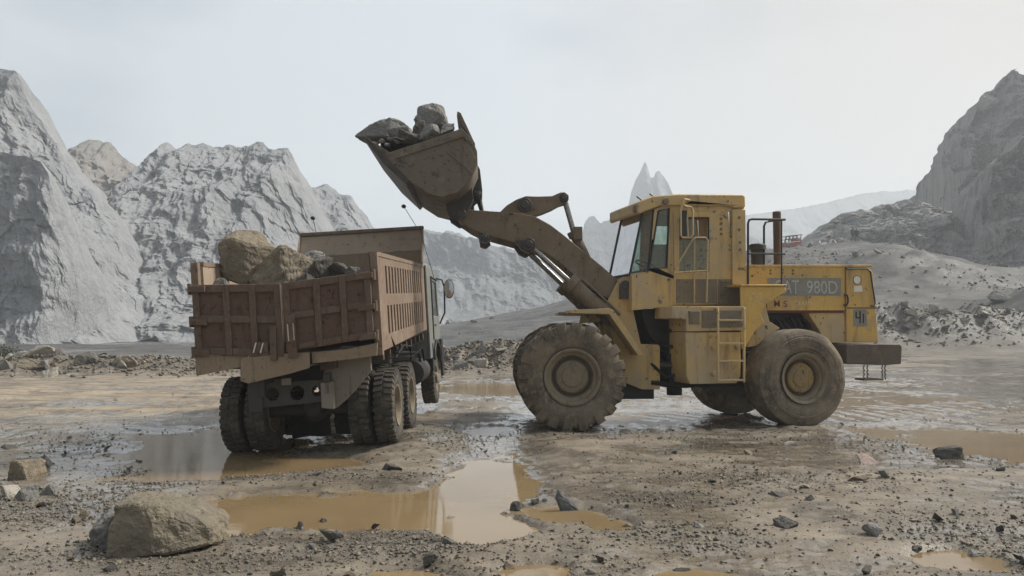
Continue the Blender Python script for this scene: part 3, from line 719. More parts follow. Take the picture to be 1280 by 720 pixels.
tl = MB(); tl.box((-.16, -1.0, .94), (-.04, -.96, 1.03)); tl.build('number_plate', M['guard'], truck, bevel=.004)
g_ = MB()
g_.prism([(.34, .62), (.50, .60), (.66, .72), (.80, .86), (.98, 1.06), (.98, 1.36), (.62, 1.40), (.46, 1.30), (.36, 1.08)], -.86, -.80, id_)
g_.prism([(.34, .62), (.50, .60), (.50, .95), (.34, .95)], -1.00, -.862, id_)
g_.build('mudguard', M['guard'], truck, bevel=.01)
# rubber flaps added ahead of the rear axle to fill the shaded underside
for pl in ([(-.58, .70), (.05, .70), (.05, .36), (.015, .30), (.03, .06), (-.1, .03), (-.3, .05), (-.56, .02)], [(.051, .70), (.66, .70), (.68, .3), (.66, .05), (.5, .10), (.3, .04), (.10, .06), (.075, .28), (.10, .34), (.051, .37)]):
    q = MB(); q.prism(pl, .74, .755, id_); q.build('shade_flap', M['hose'], truck)
# tanks, pipes and hoses along the right-hand side
tk = MB()
tk.cyl((1.0, 2.75, .78), (1.0, 3.75, .78), .22, 22); tk.box((.42, 2.9, .7), (.8, 3.5, .95))
tk.build('air_tank', M['chassis'], truck, bevel=.01)
fr = MB()
fr.tube([(.95, .55, 1.22), (1.1, 1.3, 1.2), (1.12, 2.2, 1.16), (1.12, 2.9, 1.12), (1.12, 3.1, .95)], .022)
fr.tube([(.95, .55, 1.16), (1.12, 2.2, 1.1), (1.14, 3.3, 1.2), (1.14, 3.5, 1.0), (1.14, 3.5, .8)], .018)
fr.tube([(1.08, 2.0, 1.32), (1.1, 2.1, 1.12), (1.05, 2.3, .95)], .016)
fr.tube([(1.16, -.35, 1.5), (1.2, -.1, 1.30), (1.19, .15, 1.22), (1.1, .6, 1.25), (1.08, .9, 1.35)], .014)
fr.tube([(1.12, .3, 1.16), (1.16, .9, 1.32), (1.18, 1.6, 1.28), (1.1, 2.0, 1.12)], .014)
fr.build('pipework', M['hose'], truck)
# ---- tipping bed: own frame, nose slightly up
BP, BY, BZ = R(2.1), -1.12, 1.36
def bed(x, y, z):
    return (x, BY + y * math.cos(BP) - z * math.sin(BP), BZ + y * math.sin(BP) + z * math.cos(BP))
BL, BH = 5.05, 1.20
bside = lambda sd, x0: (lambda a, b, w_: bed(sd * w_, a, b))
slots = []
for k in range(15):
    a0 = .62 + k * .272
    slots.append([(a0, .68), (a0 + .13, .68), (a0 + .13, 1.06), (a0, 1.06)])
    slots.append([(a0, .14), (a0 + .13, .14), (a0 + .13, .52), (a0, .52)])
for sd in (1, -1):
    q = MB()
    q.prism([(0.0, -.06), (BL, -.02), (BL, BH - .02), (.0, BH)], 1.135, 1.175, bside(sd, 0), slots)
    q.box((1.10 if sd > 0 else -1.19, -.03, -.10), (1.19 if sd > 0 else -1.10, .07, BH + .01), bed)
    q.box((1.06 if sd > 0 else -1.185, .07, BH - .035), (1.185 if sd > 0 else -1.06, BL, BH + .02), bed)
    q.build('bed_side', M['side'], truck, bevel=.006)
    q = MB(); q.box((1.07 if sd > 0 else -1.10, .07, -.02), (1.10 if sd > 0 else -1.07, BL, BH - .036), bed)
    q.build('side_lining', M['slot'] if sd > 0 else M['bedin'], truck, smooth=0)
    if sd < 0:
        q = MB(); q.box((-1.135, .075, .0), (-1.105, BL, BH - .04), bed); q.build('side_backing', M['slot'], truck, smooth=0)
q = MB(); q.box((-1.10, .02, -.09), (1.10, BL, -.02), bed); q.box((-.55, .1, -.25), (-.35, BL, -.092), bed); q.box((.35, .1, -.25), (.55, BL, -.092), bed)
for k in range(9): q.box((-1.12, .4 + k * .55, -.2), (1.12, .5 + k * .55, -.092), bed)
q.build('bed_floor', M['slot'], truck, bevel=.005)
# head board: upright wall, leaning flange and rolled rim
q = MB()
q.box((-1.17, BL + .003, -.05), (1.17, BL + .05, 1.50), bed)
q.build('headboard', M['sill'], truck, bevel=.008)
q = MB()
hbf = lambda a, b, w_: bed(w_, a, b)
q.prism([(BL - .02, 1.503), (BL + .03, 1.503), (BL + .26, 1.90), (BL + .21, 1.90)], -1.17, 1.17, hbf)
q.prism([(BL - .35, BH + .04), (BL + .0, BH + .04), (BL + .26, 1.90), (BL + .16, 1.90)], 1.175, 1.195, hbf)
q.prism([(BL - .35, BH + .04), (BL + .0, BH + .04), (BL + .26, 1.90), (BL + .16, 1.90)], -1.195, -1.175, hbf)
q.build('headboard_flange', M['bedin'], truck, bevel=.006)
q = MB(); q.box((-1.20, BL + .17, 1.903), (1.20, BL + .29, 1.97), bed); q.build('headboard_rim', M['side'], truck, bevel=.012)
# canopy over the cab
q = MB(); q.box((-1.1, BL + .08, 1.62), (1.1, BL + .75, 1.68), bed); q.build('cab_guard', M['side'], truck, bevel=.01)
# tailgate leaves, both sagging
def gate(x0, x1, zl0, zl1, zr0, zr1, y0, y1, hinge):
    def gp(u, v, w_):
        x = x0 + u * (x1 - x0); zb = zl0 + u * (zr0 - zl0); zt = zl1 + u * (zr1 - zl1)
        yy = y0 + u * (y1 - y0) - .025 * math.sin(3.3 * u + 1.1) * math.sin(2.5 * v)
        return bed(x, yy - w_, zb + v * (zt - zb))
    p = MB()
    n = 6
    for i in range(n):
        for j in range(4):
            p.box((i / n, j / 4, 0), ((i + 1) / n, (j + 1) / 4, .02), gp)
    bm_ = bmesh.new()
    leaf = p.build('tailgate', M['gate'], truck)
    f = MB()
    th_ = .06
    cuts = [(0, .075), (.345, .42), (.64, .715), (.925, 1.0)]
    for a, b in cuts: f.box((a, 0, .021), (b, 1, th_), gp)
    for a, b in ((0, .10), (.46, .56), (.89, 1.0)):
        for i in range(3):
            f.box((cuts[i][1] + .001, a, .021), (cuts[i + 1][0] - .001, b, th_ - .004), gp)
    f.build('tailgate_frame', M['gateframe'], leaf, bevel=.007)
    uu = -.03 if hinge < 0 else 1.03
    for v in (.03, .47, .94):
        h_ = MB()
        a, b = (uu - .0, .16) if hinge < 0 else (.84, uu)
        h_.box((min(a, b), v - .045, th_ + .001), (max(a, b), v + .045, th_ + .03), gp)
        pz = gp(uu, v, .03)
        h_.cyl((pz[0], pz[1], pz[2] - .07), (pz[0], pz[1], pz[2] + .07), .032, 12)
        h_.build('hinge', M['gateframe'], leaf, bevel=.005)
    return leaf, gp
lg, gpl = gate(-1.15, -.03, .05, .93, -.04, .88, -.055, -.10, -1)
rg, gpr = gate(.01, 1.10, .02, .885, .13, .97, -.13, -.045, 1)
q = MB()
q.box((.86, -.05, .062), (.93, .42, .10), gpl); q.box((.70, .06, .062), (.75, .20, .085), gpl); q.box((.78, .06, .062), (.83, .20, .085), gpl)
q.build('latch', M['gateframe'], lg, bevel=.005)
q = MB()
q.box((.03, -.10, .062), (.13, .52, .10), gpr); q.box((.06, .12, .101), (.11, .45, .12), gpr); q.box((.16, .02, .062), (.34, .08, .09), gpr)
q.build('latch', M['gateframe'], rg, bevel=.005)
q = MB()
for u in (.045, .105): q.box((u, .16, .101), (u + .013, .40, .108), gpr)
q.box((.045, .15, .101), (.118, .165, .108), gpr)
q.build('latch_trim', M['white'], rg); q = MB()
for u in (.66, .74): q.add([gpl(u, .05, .09), gpl(u + .014, .05, .09), gpl(u + .05, .19, .09), gpl(u + .036, .19, .09), gpl(u, .05, .098), gpl(u + .014, .05, .098), gpl(u + .05, .19, .098), gpl(u + .036, .19, .098)], [(0,1,2,3),(4,5,6,7),(0,1,5,4),(1,2,6,5),(2,3,7,6),(3,0,4,7)])
q.build('latch_trim', M['white'], rg)
# bent sill plates under the gate
q = MB()
sl = lambda a, b, w_: bed(a, w_, b)
q.prism([(-1.17, -.22), (-.52, -.13), (-.50, .01), (-1.17, .03)], -.10, -.04, sl)
q.build('rear_sill', M['sill'], truck, bevel=.008); q = MB()
q.prism([(.30, -.15), (.72, -.13), (1.12, -.10), (1.14, .06), (.7, .0), (.30, -.01)], -.08, -.03, sl)
q.build('rear_sill', M['sill'], truck, bevel=.008)
q = MB()
q.prism([(-.60, -.31), (-.50, -.35), (.02, -.26), (.28, -.20), (.29, .0), (.0, .0), (-.40, -.02), (-.58, -.02)], -.15, -.11, sl)
q.build('hanging_flap', M['sill'], truck, bevel=.008)
# ---- cab (only its right edge and mirror show past the bed)
def cabp(a, b, w_): return (w_, a, b)
CY = 4.18
outl = [(CY + .02, .95), (CY + .55, .95), (CY + .62, 1.12), (CY + .85, 1.25), (CY + 1.35, 1.25), (CY + 1.60, 1.12), (CY + 1.66, .80), (CY + 2.05, .62), (CY + 2.10, 1.6), (CY + 1.92, 2.60), (CY + 1.70, 2.78), (CY + .10, 2.78), (CY + .02, 2.6)]
win = [(CY + .72, 1.80), (CY + 1.93, 1.78), (CY + 1.78, 2.50), (CY + .72, 2.52)]
cabb = MB()
for sd in (1, -1): cabb.prism(outl, sd * 1.14, sd * 1.19, cabp, [win])
cabb.box((-1.139, CY + .03, .95), (1.139, CY + .07, 2.70)); cabb.box((-1.139, CY + .06, 2.72), (1.139, CY + 1.85, 2.78)); cabb.box((-1.139, CY + 2.02, .62), (1.139, CY + 2.08, 1.6)); cabb.box((-1.139, CY + .1, 1.26), (1.139, CY + 2.0, 1.30))
cab_t = cabb.build('cab', M['cabpaint'], truck, bevel=.015)
q = MB()
for sd in (1, -1):
    q.prism(win, sd * 1.155, sd * 1.165, cabp); q.build('window', M['glass_clear'], cab_t, smooth=0); q = MB()
q.add([(-1.13, CY + 2.06, 1.62), (1.13, CY + 2.06, 1.62), (1.1, CY + 1.88, 2.65), (-1.1, CY + 1.88, 2.65)], [(0, 1, 2, 3)])
q.build('windscreen', M['glass_clear'], cab_t, smooth=0)
q = MB()
q.tube([(1.20, CY + .66, 1.30), (1.205, CY + .66, 2.58), (1.205, CY + 1.80, 2.56)], .014)
q.tube([(1.205, CY + 1.0, 1.60), (1.205, CY + 1.2, 1.60)], .015)
q.build('door_seal', M['black'], cab_t)
q = MB()
q.tube([(1.19, CY + 1.75, 2.60), (1.32, CY + 1.80, 2.56), (1.36, CY + 1.80, 2.40), (1.34, CY + 1.80, 1.85), (1.22, CY + 1.82, 1.62)], .018)
ma = q.build('mirror_arm', M['black'], cab_t)
q = MB()
q.lathe([(-.05, .0), (-.05, .10), (-.02, .135), (.0, .13)], (0, 0, 0), (0, -1, 0), 24)
mh = q.build('mirror_housing', M['black'], ma, loc=(1.46, CY + 1.78, 2.36)); mh.scale = (.85, 1, 1.55)
q = MB(); q.lathe([(.004, .122), (.006, .0)], (0, 0, 0), (0, -1, 0), 24)
mg = q.build('mirror_glass', M['silver'], ma, loc=(1.46, CY + 1.78, 2.36)); mg.scale = (.85, 1, 1.55)
q = MB(); q.box((1.10, CY + .35, .70), (1.19, CY + .60, 1.25)); q.build('mudflap', M['black'], truck, bevel=.01); q = MB(); q.box((1.192, CY + 1.72, .5), (1.24, CY + 2.05, 1.3)); q.build('step', M['black'], truck, bevel=.01)
q = MB(); q.prism([(CY + .5, .93), (CY + .66, 1.16), (CY + .88, 1.30), (CY + 1.34, 1.30), (CY + 1.62, 1.15), (CY + 1.70, .82), (CY + 1.64, .80), (CY + 1.56, 1.10), (CY + 1.32, 1.22), (CY + .9, 1.22), (CY + .72, 1.10), (CY + .58, .90)], .9, 1.23, cabp)
q.build('wheel_arch', M['black'], truck, bevel=.008)
q = MB(); q.box((-1.1, CY + .4, .95), (1.1, CY + 2.0, 1.24)); q.build('engine_bay', M['dark'], truck, smooth=0)
# thin stalks with a ball on top, wired to the head board
for (x, lean, hgt) in ((-.88, -.05, .28), (1.06, -.22, .40)):
    q = MB(); p0 = Vector(bed(x, BL + .22, 1.97)); p1 = p0 + Vector((lean, 0, hgt)); q.tube([p0, p1], .006, 6)
    a_ = q.build('antenna', M['black'], truck)
    q = MB(); q.lathe([(-.035, 0), (-.03, .03), (0, .05), (.03, .03), (.035, 0)], p1, (.2, .3, 1), 14); q.build('antenna_ball', M['black'], a_)
q = MB(); p0 = Vector(bed(1.16, BL - .02, 1.94)); q.tube([p0, p0 + Vector((.06, .1, -.4)), p0 + Vector((.16, .5, -.95))], .006, 6); q.build('stay_wire', M['black'], truck)
# ================================================================== WHEEL LOADER
HITCH = Vector((2.96, 14.67, 0))
class Frame:
    """s forward along the machine, h up, t towards the camera side; origin at the hitch"""
    def __init__(f, yaw):
        f.fw = Vector((-math.cos(yaw), -math.sin(yaw), 0)); f.nr = Vector((math.sin(yaw), -math.cos(yaw), 0))
    def p(f, s, h, t): return tuple(f.fw * s + f.nr * t + Vector((0, 0, h)))
    def px(f, x, y, t):
        d = ray(x, y); o = Vector((0, 0, EYE)) - HITCH
        k = (t - o.dot(f.nr)) / d.dot(f.nr)
        q = o + d * k
        return (q.dot(f.fw), q.z)
    def poly(f, pts, t): return [f.px(x, y, t) for x, y in pts]
FF, RF = Frame(R(2)), Frame(R(14))
ffp = lambda a, b, w_: FF.p(a, b, w_)
rfp = lambda a, b, w_: RF.p(a, b, w_)
loader = empty('wheel_loader', HITCH)
tag(loader, 'muddy yellow wheel loader with its bucket of rocks raised over the truck', 'loader')

def loader_wheel(fr, s, t_face, Rr, W, kind, sgn):
    """sgn +1: outer face looks to the camera side"""
    wh = empty('wheel', fr.p(s, Rr - .035, (t_face - W / 2) * 1.0 if sgn > 0 else -(t_face - W / 2)), parent=loader)
    ax = Vector(fr.nr) * sgn
    wh.rotation_euler = ax.to_track_quat('X', 'Z').to_euler()
    t = MB()
    w2 = W / 2
    sw = [(w2 * .70, Rr * .50), (w2 * .90, Rr * .535), (w2 * 1.04, Rr * .62), (w2 * 1.08, Rr * .72), (w2 * 1.03, Rr * .83), (w2 * .97, Rr * .90), (w2 * .86, Rr * .94), (w2 * .4, Rr * .955)]
    if kind == 'worn': sw = [(w2 * .70, Rr * .50), (w2 * .90, Rr * .535), (w2 * .97, Rr * .60), (w2 * 1.03, Rr * .615), (w2 * 1.08, Rr * .72), (w2 * 1.07, Rr * .765), (w2 * 1.10, Rr * .775), (w2 * 1.085, Rr * .83), (w2 * 1.03, Rr * .84), (w2 * 1.02, Rr * .875), (w2 * .985, Rr * .885), (w2 * .95, Rr * .935), (w2 * .84, Rr * .985), (w2 * .4, Rr * .998)]
    prof = sw + [(-a, b) for a, b in reversed(sw)]
    t.lathe(prof, (0, 0, 0), (1, 0, 0), 96, True)
    if kind == 'lug': lugs(t, Rr * .945, W * 1.03, 20, Rr * .06, .62, Rr * .15, .25, .05, jit=.10, seed=int(s * 31 + 40 + sgn))
    # caked mud makes the rubber uneven
    rr_ = np.array(t.v); nn = fbm(rr_[:, 0] * 7 + sgn, rr_[:, 1] * 7 + s, rr_[:, 2] * 7, 4, 5)
    k_ = 1 + .011 * nn
    t.v = [(v[0] * (1 + .03 * q), v[1] * k, v[2] * k) for v, k, q in zip(t.v, k_, nn)]
    t.build('tyre', M['rubber'], wh)
    r = MB()
    a = Rr
    r.lathe([(w2 * .86, a * .50), (w2 * .99, a * .525), (w2 * 1.0, a * .49), (w2 * .93, a * .455), (w2 * .80, a * .445), (w2 * .74, a * .40), (w2 * .62, a * .375), (w2 * .2, a * .365), (w2 * .15, 0)], (0, 0, 0), (1, 0, 0), 64)
    if kind == 'worn': r.lathe([(w2 * .99, a * .522), (w2 * 1.02, a * .512), (w2 * 1.0, a * .49)], (0, 0, 0), (1, 0, 0), 64)
    r.lathe([(-w2 * .9, a * .52), (-w2 * .6, a * .40), (-w2 * .5, 0)], (0, 0, 0), (1, 0, 0), 40)
    r.build('rim', M['rim'], wh)
    h_ = MB()
    h_.lathe([(w2 * .1, a * .31), (w2 * .60, a * .305), (w2 * .66, a * .285), (w2 * .68, a * .20), (w2 * .74, a * .18), (w2 * .76, 0)], (0, 0, 0), (1, 0, 0), 40)
    for k in range(12):
        q = 2 * math.pi * k / 12
        h_.cyl((w2 * .6, a * .25 * math.cos(q), a * .25 * math.sin(q)), (w2 * .71, a * .25 * math.cos(q), a * .25 * math.sin(q)), .02, 6)
    h_.cyl((w2 * .7, a * .05, a * .13), (w2 * .84, a * .05, a * .13), .035, 12)
    h_.build('hub', M['hub'] if kind == 'worn' else M['rim'], wh, smooth=30)
    return wh
WF, WR = .66, .62
sF, hF = FF.px(716, 470, 1.40); sR, hR = RF.px(1006, 470, 1.40)
loader_wheel(FF, sF, 1.40, .90, WF, 'lug', 1); loader_wheel(FF, sF, 1.40, .90, WF, 'lug', -1)
loader_wheel(RF, sR, 1.40, .845, WR, 'worn', 1); loader_wheel(RF, sR, 1.40, .845, WR, 'worn', -1)

# ---- front frame
tower = [(773, 350), (780, 346), (789, 347), (791, 385), (801, 430), (825, 431), (825, 487), (803, 487), (783, 479), (770, 440), (755, 385)]
for sd in (1, -1):
    pl = FF.poly(tower, .62)
    q = MB(); q.prism(pl, sd * .62, sd * .55, ffp); q.build('frame_plate', M['yellow'], loader, bevel=.008)
q = MB()
s0, h0 = FF.px(800, 440, 0)
q.box((s0 - .15, .42, -.48), (sF + .35, 1.25, .48), lambda a, b, c_: FF.p(a, b, c_))
q.cyl(FF.p(sF, .87, -1.1), FF.p(sF, .87, 1.1), .2, 20)
q.lathe([(-.38, .2), (-.25, .34), (0, .40), (.25, .34), (.38, .2)], FF.p(sF, .87, 0), FF.nr, 24)
q.build('front_axle', M['dark'], loader, bevel=.01)
q = MB()
sb, hb_ = FF.px(781, 356, .62)
q.cyl(FF.p(sb, hb_, -.70), FF.p(sb, hb_, .70), .075, 20)
q.box((sb - .06, hb_ - .25, .63), (sb + .10, hb_ + .02, .69), lambda a, b, c_: FF.p(a, b, c_))
q.build('pivot_pin', M['greasy'], loader, bevel=.008)
# fender of bent plate over the near and the far front wheel
for sd in (1, -1):
    q = MB()
    fl = FF.poly([(709, 388), (758, 386), (764, 389), (801, 444), (793, 443), (758, 393), (709, 392)], .98)
    q.prism(fl, sd * .64, sd * 1.28, ffp)
    q.prism(FF.poly([(741, 390), (757, 390), (752, 402), (738, 404)], .98), sd * .64, sd * .68, ffp)
    q.build('fender', M['yellow'], loader, bevel=.006)

# ---- lift arms
armp = [(571, 262), (585, 262), (605, 263.5), (632, 265), (652, 267), (670, 271), (688, 281), (705, 294), (722, 308), (738, 321), (755, 335), (772, 350), (778, 360), (770, 372), (757, 372), (740, 362), (722, 348), (704, 332), (690, 321), (676, 313), (660, 308), (640, 302), (618, 296), (600, 291), (588, 285), (578, 278), (568, 272)]
for sd in (1, -1):
    pl = FF.poly(armp, .52)
    q = MB(); q.prism(pl, sd * .52, sd * .42, ffp)
    a1 = q.build('lift_arm', M['arm'], loader, bevel=.012)
    q = MB()
    lugpl = FF.poly([(598, 290), (612, 293), (614, 299), (608, 304), (600, 302)], .54)
    q.prism(lugpl, sd * .54, sd * .40, ffp)
    a2 = q; q = MB()
    q.prism(FF.poly([(644, 300), (668, 300), (669, 311), (661, 316), (652, 312)], .58), sd * .58, sd * .38, ffp)
    for (x, y, r) in ((605.5, 297, .085), (661, 305.5, .115)):
        s_, h_ = FF.px(x, y, .58)
        qq = a2 if x < 620 else q
        qq.cyl(FF.p(s_, h_, sd * .37), FF.p(s_, h_, sd * .63), r, 22); qq.cyl(FF.p(s_, h_, sd * .63), FF.p(s_, h_, sd * .66), r * .55, 16)
    a2.build('arm_lug', M['greasy'], a1, bevel=.008); q.build('arm_lug', M['greasy'], a1, bevel=.008)
q = MB()
s_, h_ = FF.px(664, 290, 0); q.cyl(FF.p(s_, h_, -.42), FF.p(s_, h_, .42), .16, 24); q.build('cross_tube', M['arm'], loader); q = MB()
s_, h_ = FF.px(735, 338, 0); q.cyl(FF.p(s_, h_, -.42), FF.p(s_, h_, .42), .13, 20)
q.build('cross_tube', M['arm'], loader)
# bell crank between the arms
q = MB()
bc = FF.poly([(624, 266), (633, 257), (645, 249.5), (657, 245), (672, 245.5), (690, 245), (700, 240.5), (706, 240), (711, 244), (711, 250), (706, 255), (699, 257), (690, 262), (678, 267), (662, 272), (640, 274)], .12)
q.prism(bc, -.12, .12, ffp)
bcr = q.build('bell_crank', M['arm'], loader, bevel=.012)
q = MB()
for (x, y, r, w_) in ((656, 256, .125, .17), (705, 247, .085, .16)):
    s_, h_ = FF.px(x, y, .15); q = MB(); q.cyl(FF.p(s_, h_, -w_), FF.p(s_, h_, w_), r, 24); q.cyl(FF.p(s_, h_, w_), FF.p(s_, h_, w_ + .03), r * .6, 18); q.build('crank_pin', M['greasy'], bcr, bevel=.006)
q = MB()
a = FF.p(*FF.px(705, 247, 0), 0); b = FF.p(*FF.px(717, 290, 0), 0); c_ = FF.p(*FF.px(745, 352, 0), 0)
q.cyl(a, b, .05, 16); tr = q.build('tilt_rod', M['chrome'], loader)
q = MB(); v = (Vector(c_) - Vector(b)).normalized()
q.cyl(b, c_, .095, 20); q.cyl(Vector(b) - v * .02, Vector(b) + v * .1, .125, 20)
q.box((-.07, -.06, -.12), (.09, .06, .12), lambda x, y, z: tuple(Vector(b) + Vector((x + .06, y - .1, z - .04))))
q.build('tilt_cylinder', M['arm'], loader, bevel=.008)
# tilt link from the crank to the bucket
q = MB()
a = FF.p(*FF.px(632, 265, 0), 0); b = FF.p(*FF.px(597.5, 245, 0), 0)
q.tube([FF.p(*FF.px(640, 272, 0), 0), FF.p(*FF.px(603, 266, 0), 0), b], [.07, .05, .06], 12)
q.build('tilt_link', M['greasy'], loader)
# lift cylinders, near and far
for sd in (1, -1):
    q = MB()
    P0 = Vector(FF.p(*FF.px(661, 305.5, .50), sd * .50)); P1 = Vector(FF.p(*FF.px(713, 352, .66), sd * .60)); P2 = Vector(FF.p(*FF.px(768, 402, .74), sd * .66))
    q.cyl(P0, P1, .05, 18); q.build('lift_rod', M['chrome'], loader)
    q = MB(); v = (P2 - P1).normalized()
    q.cyl(P1, P2, .135, 28); q.cyl(P1 - v * .04, P1 + v * .12, .165, 24); q.cyl(P1 + v * .45, P1 + v * .5, .145, 24)
    e = v.cross(Vector((0, 1, 0))).normalized()
    lc = q.build('lift_cylinder', M['arm'], loader, bevel=.008)
    q = MB()
    q.tube([P1 + e * .17 * (1 if e.z > 0 else -1), P1 + v * .3 + e * .19 * (1 if e.z > 0 else -1), P2 + e * .17 * (1 if e.z > 0 else -1)], .02, 8)
    q.build('oil_pipe', M['arm'], lc)
# hoses behind the lift cylinder
q = MB()
for i, (x0, y0, x1, y1, t) in enumerate(((716, 338, 778, 372, .36), (722, 350, 775, 384, .33), (705, 332, 770, 365, .30), (730, 352, 772, 378, -.2))):
    A = Vector(FF.p(*FF.px(x0, y0, t), t)); B = Vector(FF.p(*FF.px(x1, y1, t), t)); mid = (A + B) / 2 + Vector((.03 * i, 0, -.10 + .05 * i))
    q = MB(); q.tube([A, A * .7 + mid * .3 + Vector((0, 0, -.03)), mid, B * .7 + mid * .3 + Vector((0, 0, .02)), B], .024, 8); q.build('hydraulic_hose', M['hose'], loader)
q = MB()
q.tube([FF.p(*FF.px(707, 326, .45), .45), FF.p(*FF.px(707, 338, .45), .45)], .014, 6)
q.build('hydraulic_hose', M['hose'], loader)

# ---- bucket
BT = 1.42
side = [(457, 174), (489, 207), (515, 229), (535, 242), (553, 246.5), (572, 240), (588, 226), (597, 205), (596.5, 189), (590, 174), (577, 161), (530, 177), (487, 191), (472, 180)]
bp = FF.poly(side, BT)
shell_o = bp[:11]
# inner offset of the shell
def offset(pts, d):
    o = []
    for i in range(len(pts)):
        a = Vector(pts[max(i - 1, 0)]); b = Vector(pts[min(i + 1, len(pts) - 1)]); t_ = (b - a).normalized()
        o.append((pts[i][0] + t_.y * d, pts[i][1] - t_.x * d))
    return o
cen = (sum(p[0] for p in bp) / len(bp), sum(p[1] for p in bp) / len(bp))
shell_i = offset(shell_o, .045)
if (Vector(shell_i[5]) - Vector(cen)).length > (Vector(shell_o[5]) - Vector(cen)).length: shell_i = offset(shell_o, -.045)
q = MB()
q.prism(shell_o + shell_i[::-1], -BT + .04, BT - .04, ffp)
bkt = q.build('bucket', M['bucket'], loader, bevel=.008)
for sd in (1, -1):
    q = MB(); q.prism(bp, sd * (BT - .039), sd * BT, ffp)
    q.build('side_plate', M['bucket'], bkt, bevel=.008)
    q = MB()
    band = FF.poly([(577, 161), (530, 177), (487, 191), (470, 179), (460, 177), (492, 207), (497, 204), (494, 199), (532, 187), (578, 172), (590, 182), (592, 176)], BT)
    q.prism(band, sd * (BT + .001), sd * (BT + .03), ffp)
    q.build('rim_band', M['bucket'], bkt, bevel=.008)
    q = MB()
    q.prism(FF.poly([(557, 189), (586, 180), (597, 204), (590, 220), (586, 214)], BT), sd * (BT + .001), sd * (BT + .016), ffp)
    q.build('wear_plate', M['bucket'], bkt, bevel=.004)
q = MB()
q.prism(FF.poly([(452, 170), (459, 172), (512, 226), (508, 231), (480, 205)], BT), -BT - .03, BT + .03, ffp)
q.build('cutting_edge', M['greasy'], bkt, bevel=.006)
q = MB()
q.prism(FF.poly([(590, 176), (594, 180), (576, 141), (571.5, 139), (571, 145), (580, 160)], BT), -BT, BT, ffp)
q.build('spill_guard', M['bucket'], bkt, bevel=.006)
q = MB()
for t in (.14, -.14):
    q.prism(FF.poly([(588, 190), (600, 212), (603, 238), (602, 249), (595, 252), (585, 262), (568, 264), (570, 235), (582, 215)], .14), t - .035, t + .035, ffp)
for t in (.62, .36, -.36, -.62):
    q.prism(FF.poly([(556, 246), (590, 232), (592, 250), (582, 272), (572, 276), (560, 268)], .5), t - .03, t + .03, ffp)
s_, h_ = FF.px(597, 245, .14); q.cyl(FF.p(s_, h_, -.21), FF.p(s_, h_, .21), .085, 22); q.cyl(FF.p(s_, h_, .21), FF.p(s_, h_, .24), .05, 16)
s_, h_ = FF.px(577, 269, .5); q.cyl(FF.p(s_, h_, -.68), FF.p(s_, h_, .68), .085, 22)
q.build('hinge_bracket', M['greasy'], bkt, bevel=.008)

# ---- rear frame, belly and articulation
rb = lambda a, b, c_: RF.p(a, b, c_)
q = MB()
q.box((-2.95, .62, -.52), (.35, 1.22, .52), rb)
q.cyl(RF.p(sR, .82, -1.1), RF.p(sR, .82, 1.1), .19, 20); q.lathe([(-.36, .18), (-.22, .32), (0, .38), (.22, .32), (.36, .18)], RF.p(sR, .82, 0), RF.nr, 24)
q.box((-1.2, 1.22, -.45), (.1, 1.75, .45), rb)
q.cyl((0, 0, .45), (0, 0, 1.7), .14, 20)
q.build('rear_frame', M['dark'], loader, bevel=.012)
q = MB()
for i, (a, b, t) in enumerate(((.28, 1.5, .5), (.18, 1.3, .55), (.35, 1.1, .45), (.1, .95, .6))):
    q = MB(); q.tube([FF.p(.55, b + .1, t), FF.p(.3, b + .16 - .1 * i, t + .08), RF.p(.0, b, t + .1), RF.p(-.25, b + .03, t)], .03, 8); q.build('articulation_hose', M['hose'], loader)
q = MB(); q.tube([FF.p(.55, .72, .62), RF.p(.1, .66, .64), RF.p(-.2, .68, .6)], .04, 10)
q.build('articulation_hose', M['hose'], loader)
q = MB(); q.cyl(FF.p(.6, 1.02, .5), RF.p(-.15, 1.0, .66), .055, 14); q.build('steering_cylinder', M['greasy'], loader)

TP = 1.10
# tank and platform
q = MB()
q.prism(RF.poly([(857, 415), (926, 415), (926, 470), (921, 479), (862, 480), (858, 470)], TP), .45, TP, rfp)
q.build('side_tank', M['yellow'], loader, bevel=.015)
q = MB()
q.prism(RF.poly([(839, 383), (930, 383), (930, 413), (857, 414.5), (857, 399), (838, 398)], TP), .35, TP + .03, rfp)
plt = q.build('platform', M['yellow'], loader, bevel=.01)
q = MB(); q.prism(RF.poly([(860, 389), (873, 389), (873, 405), (860, 405)], TP), TP + .031, TP + .055, rfp); q.prism(RF.poly([(876, 388), (926, 388), (926, 409), (876, 410)], TP), TP + .031, TP + .042, rfp)
q.build('battery_cover', M['brownpanel'], plt, bevel=.006)
q = MB()
for (x, y) in ((891, 435), (891, 467), (921, 434)):
    s_, h_ = RF.px(x, y, TP); q = MB(); q.cyl(RF.p(s_, h_, TP - .02), RF.p(s_, h_, TP + .06), .04, 14); q.build('filler_cap', M['yellow'], loader, bevel=.006)
# ladder
q = MB()
tl_ = TP + .16
def rp_(x, y, t): return RF.p(*RF.px(x, y, t), t)
for x in (897.5, 930):
    q.tube([rp_(x - (3 if x < 900 else -1), 386, TP + .03), rp_(x - .5, 385.5, tl_ - .02), rp_(x, 390, tl_), rp_(x, 470, tl_), rp_(x, 478, tl_)], .022, 10)
for y in (400, 429, 451, 475):
    q.box((RF.px(930, y, tl_)[0], RF.px(0, y, tl_)[1] if False else RF.px(914, y, tl_)[1] - .02, tl_ - .06), (RF.px(897.5, y, tl_)[0], RF.px(914, y, tl_)[1] + .012, tl_ + .02), rb)
q.build('ladder', M['yellow'], loader, bevel=.004)
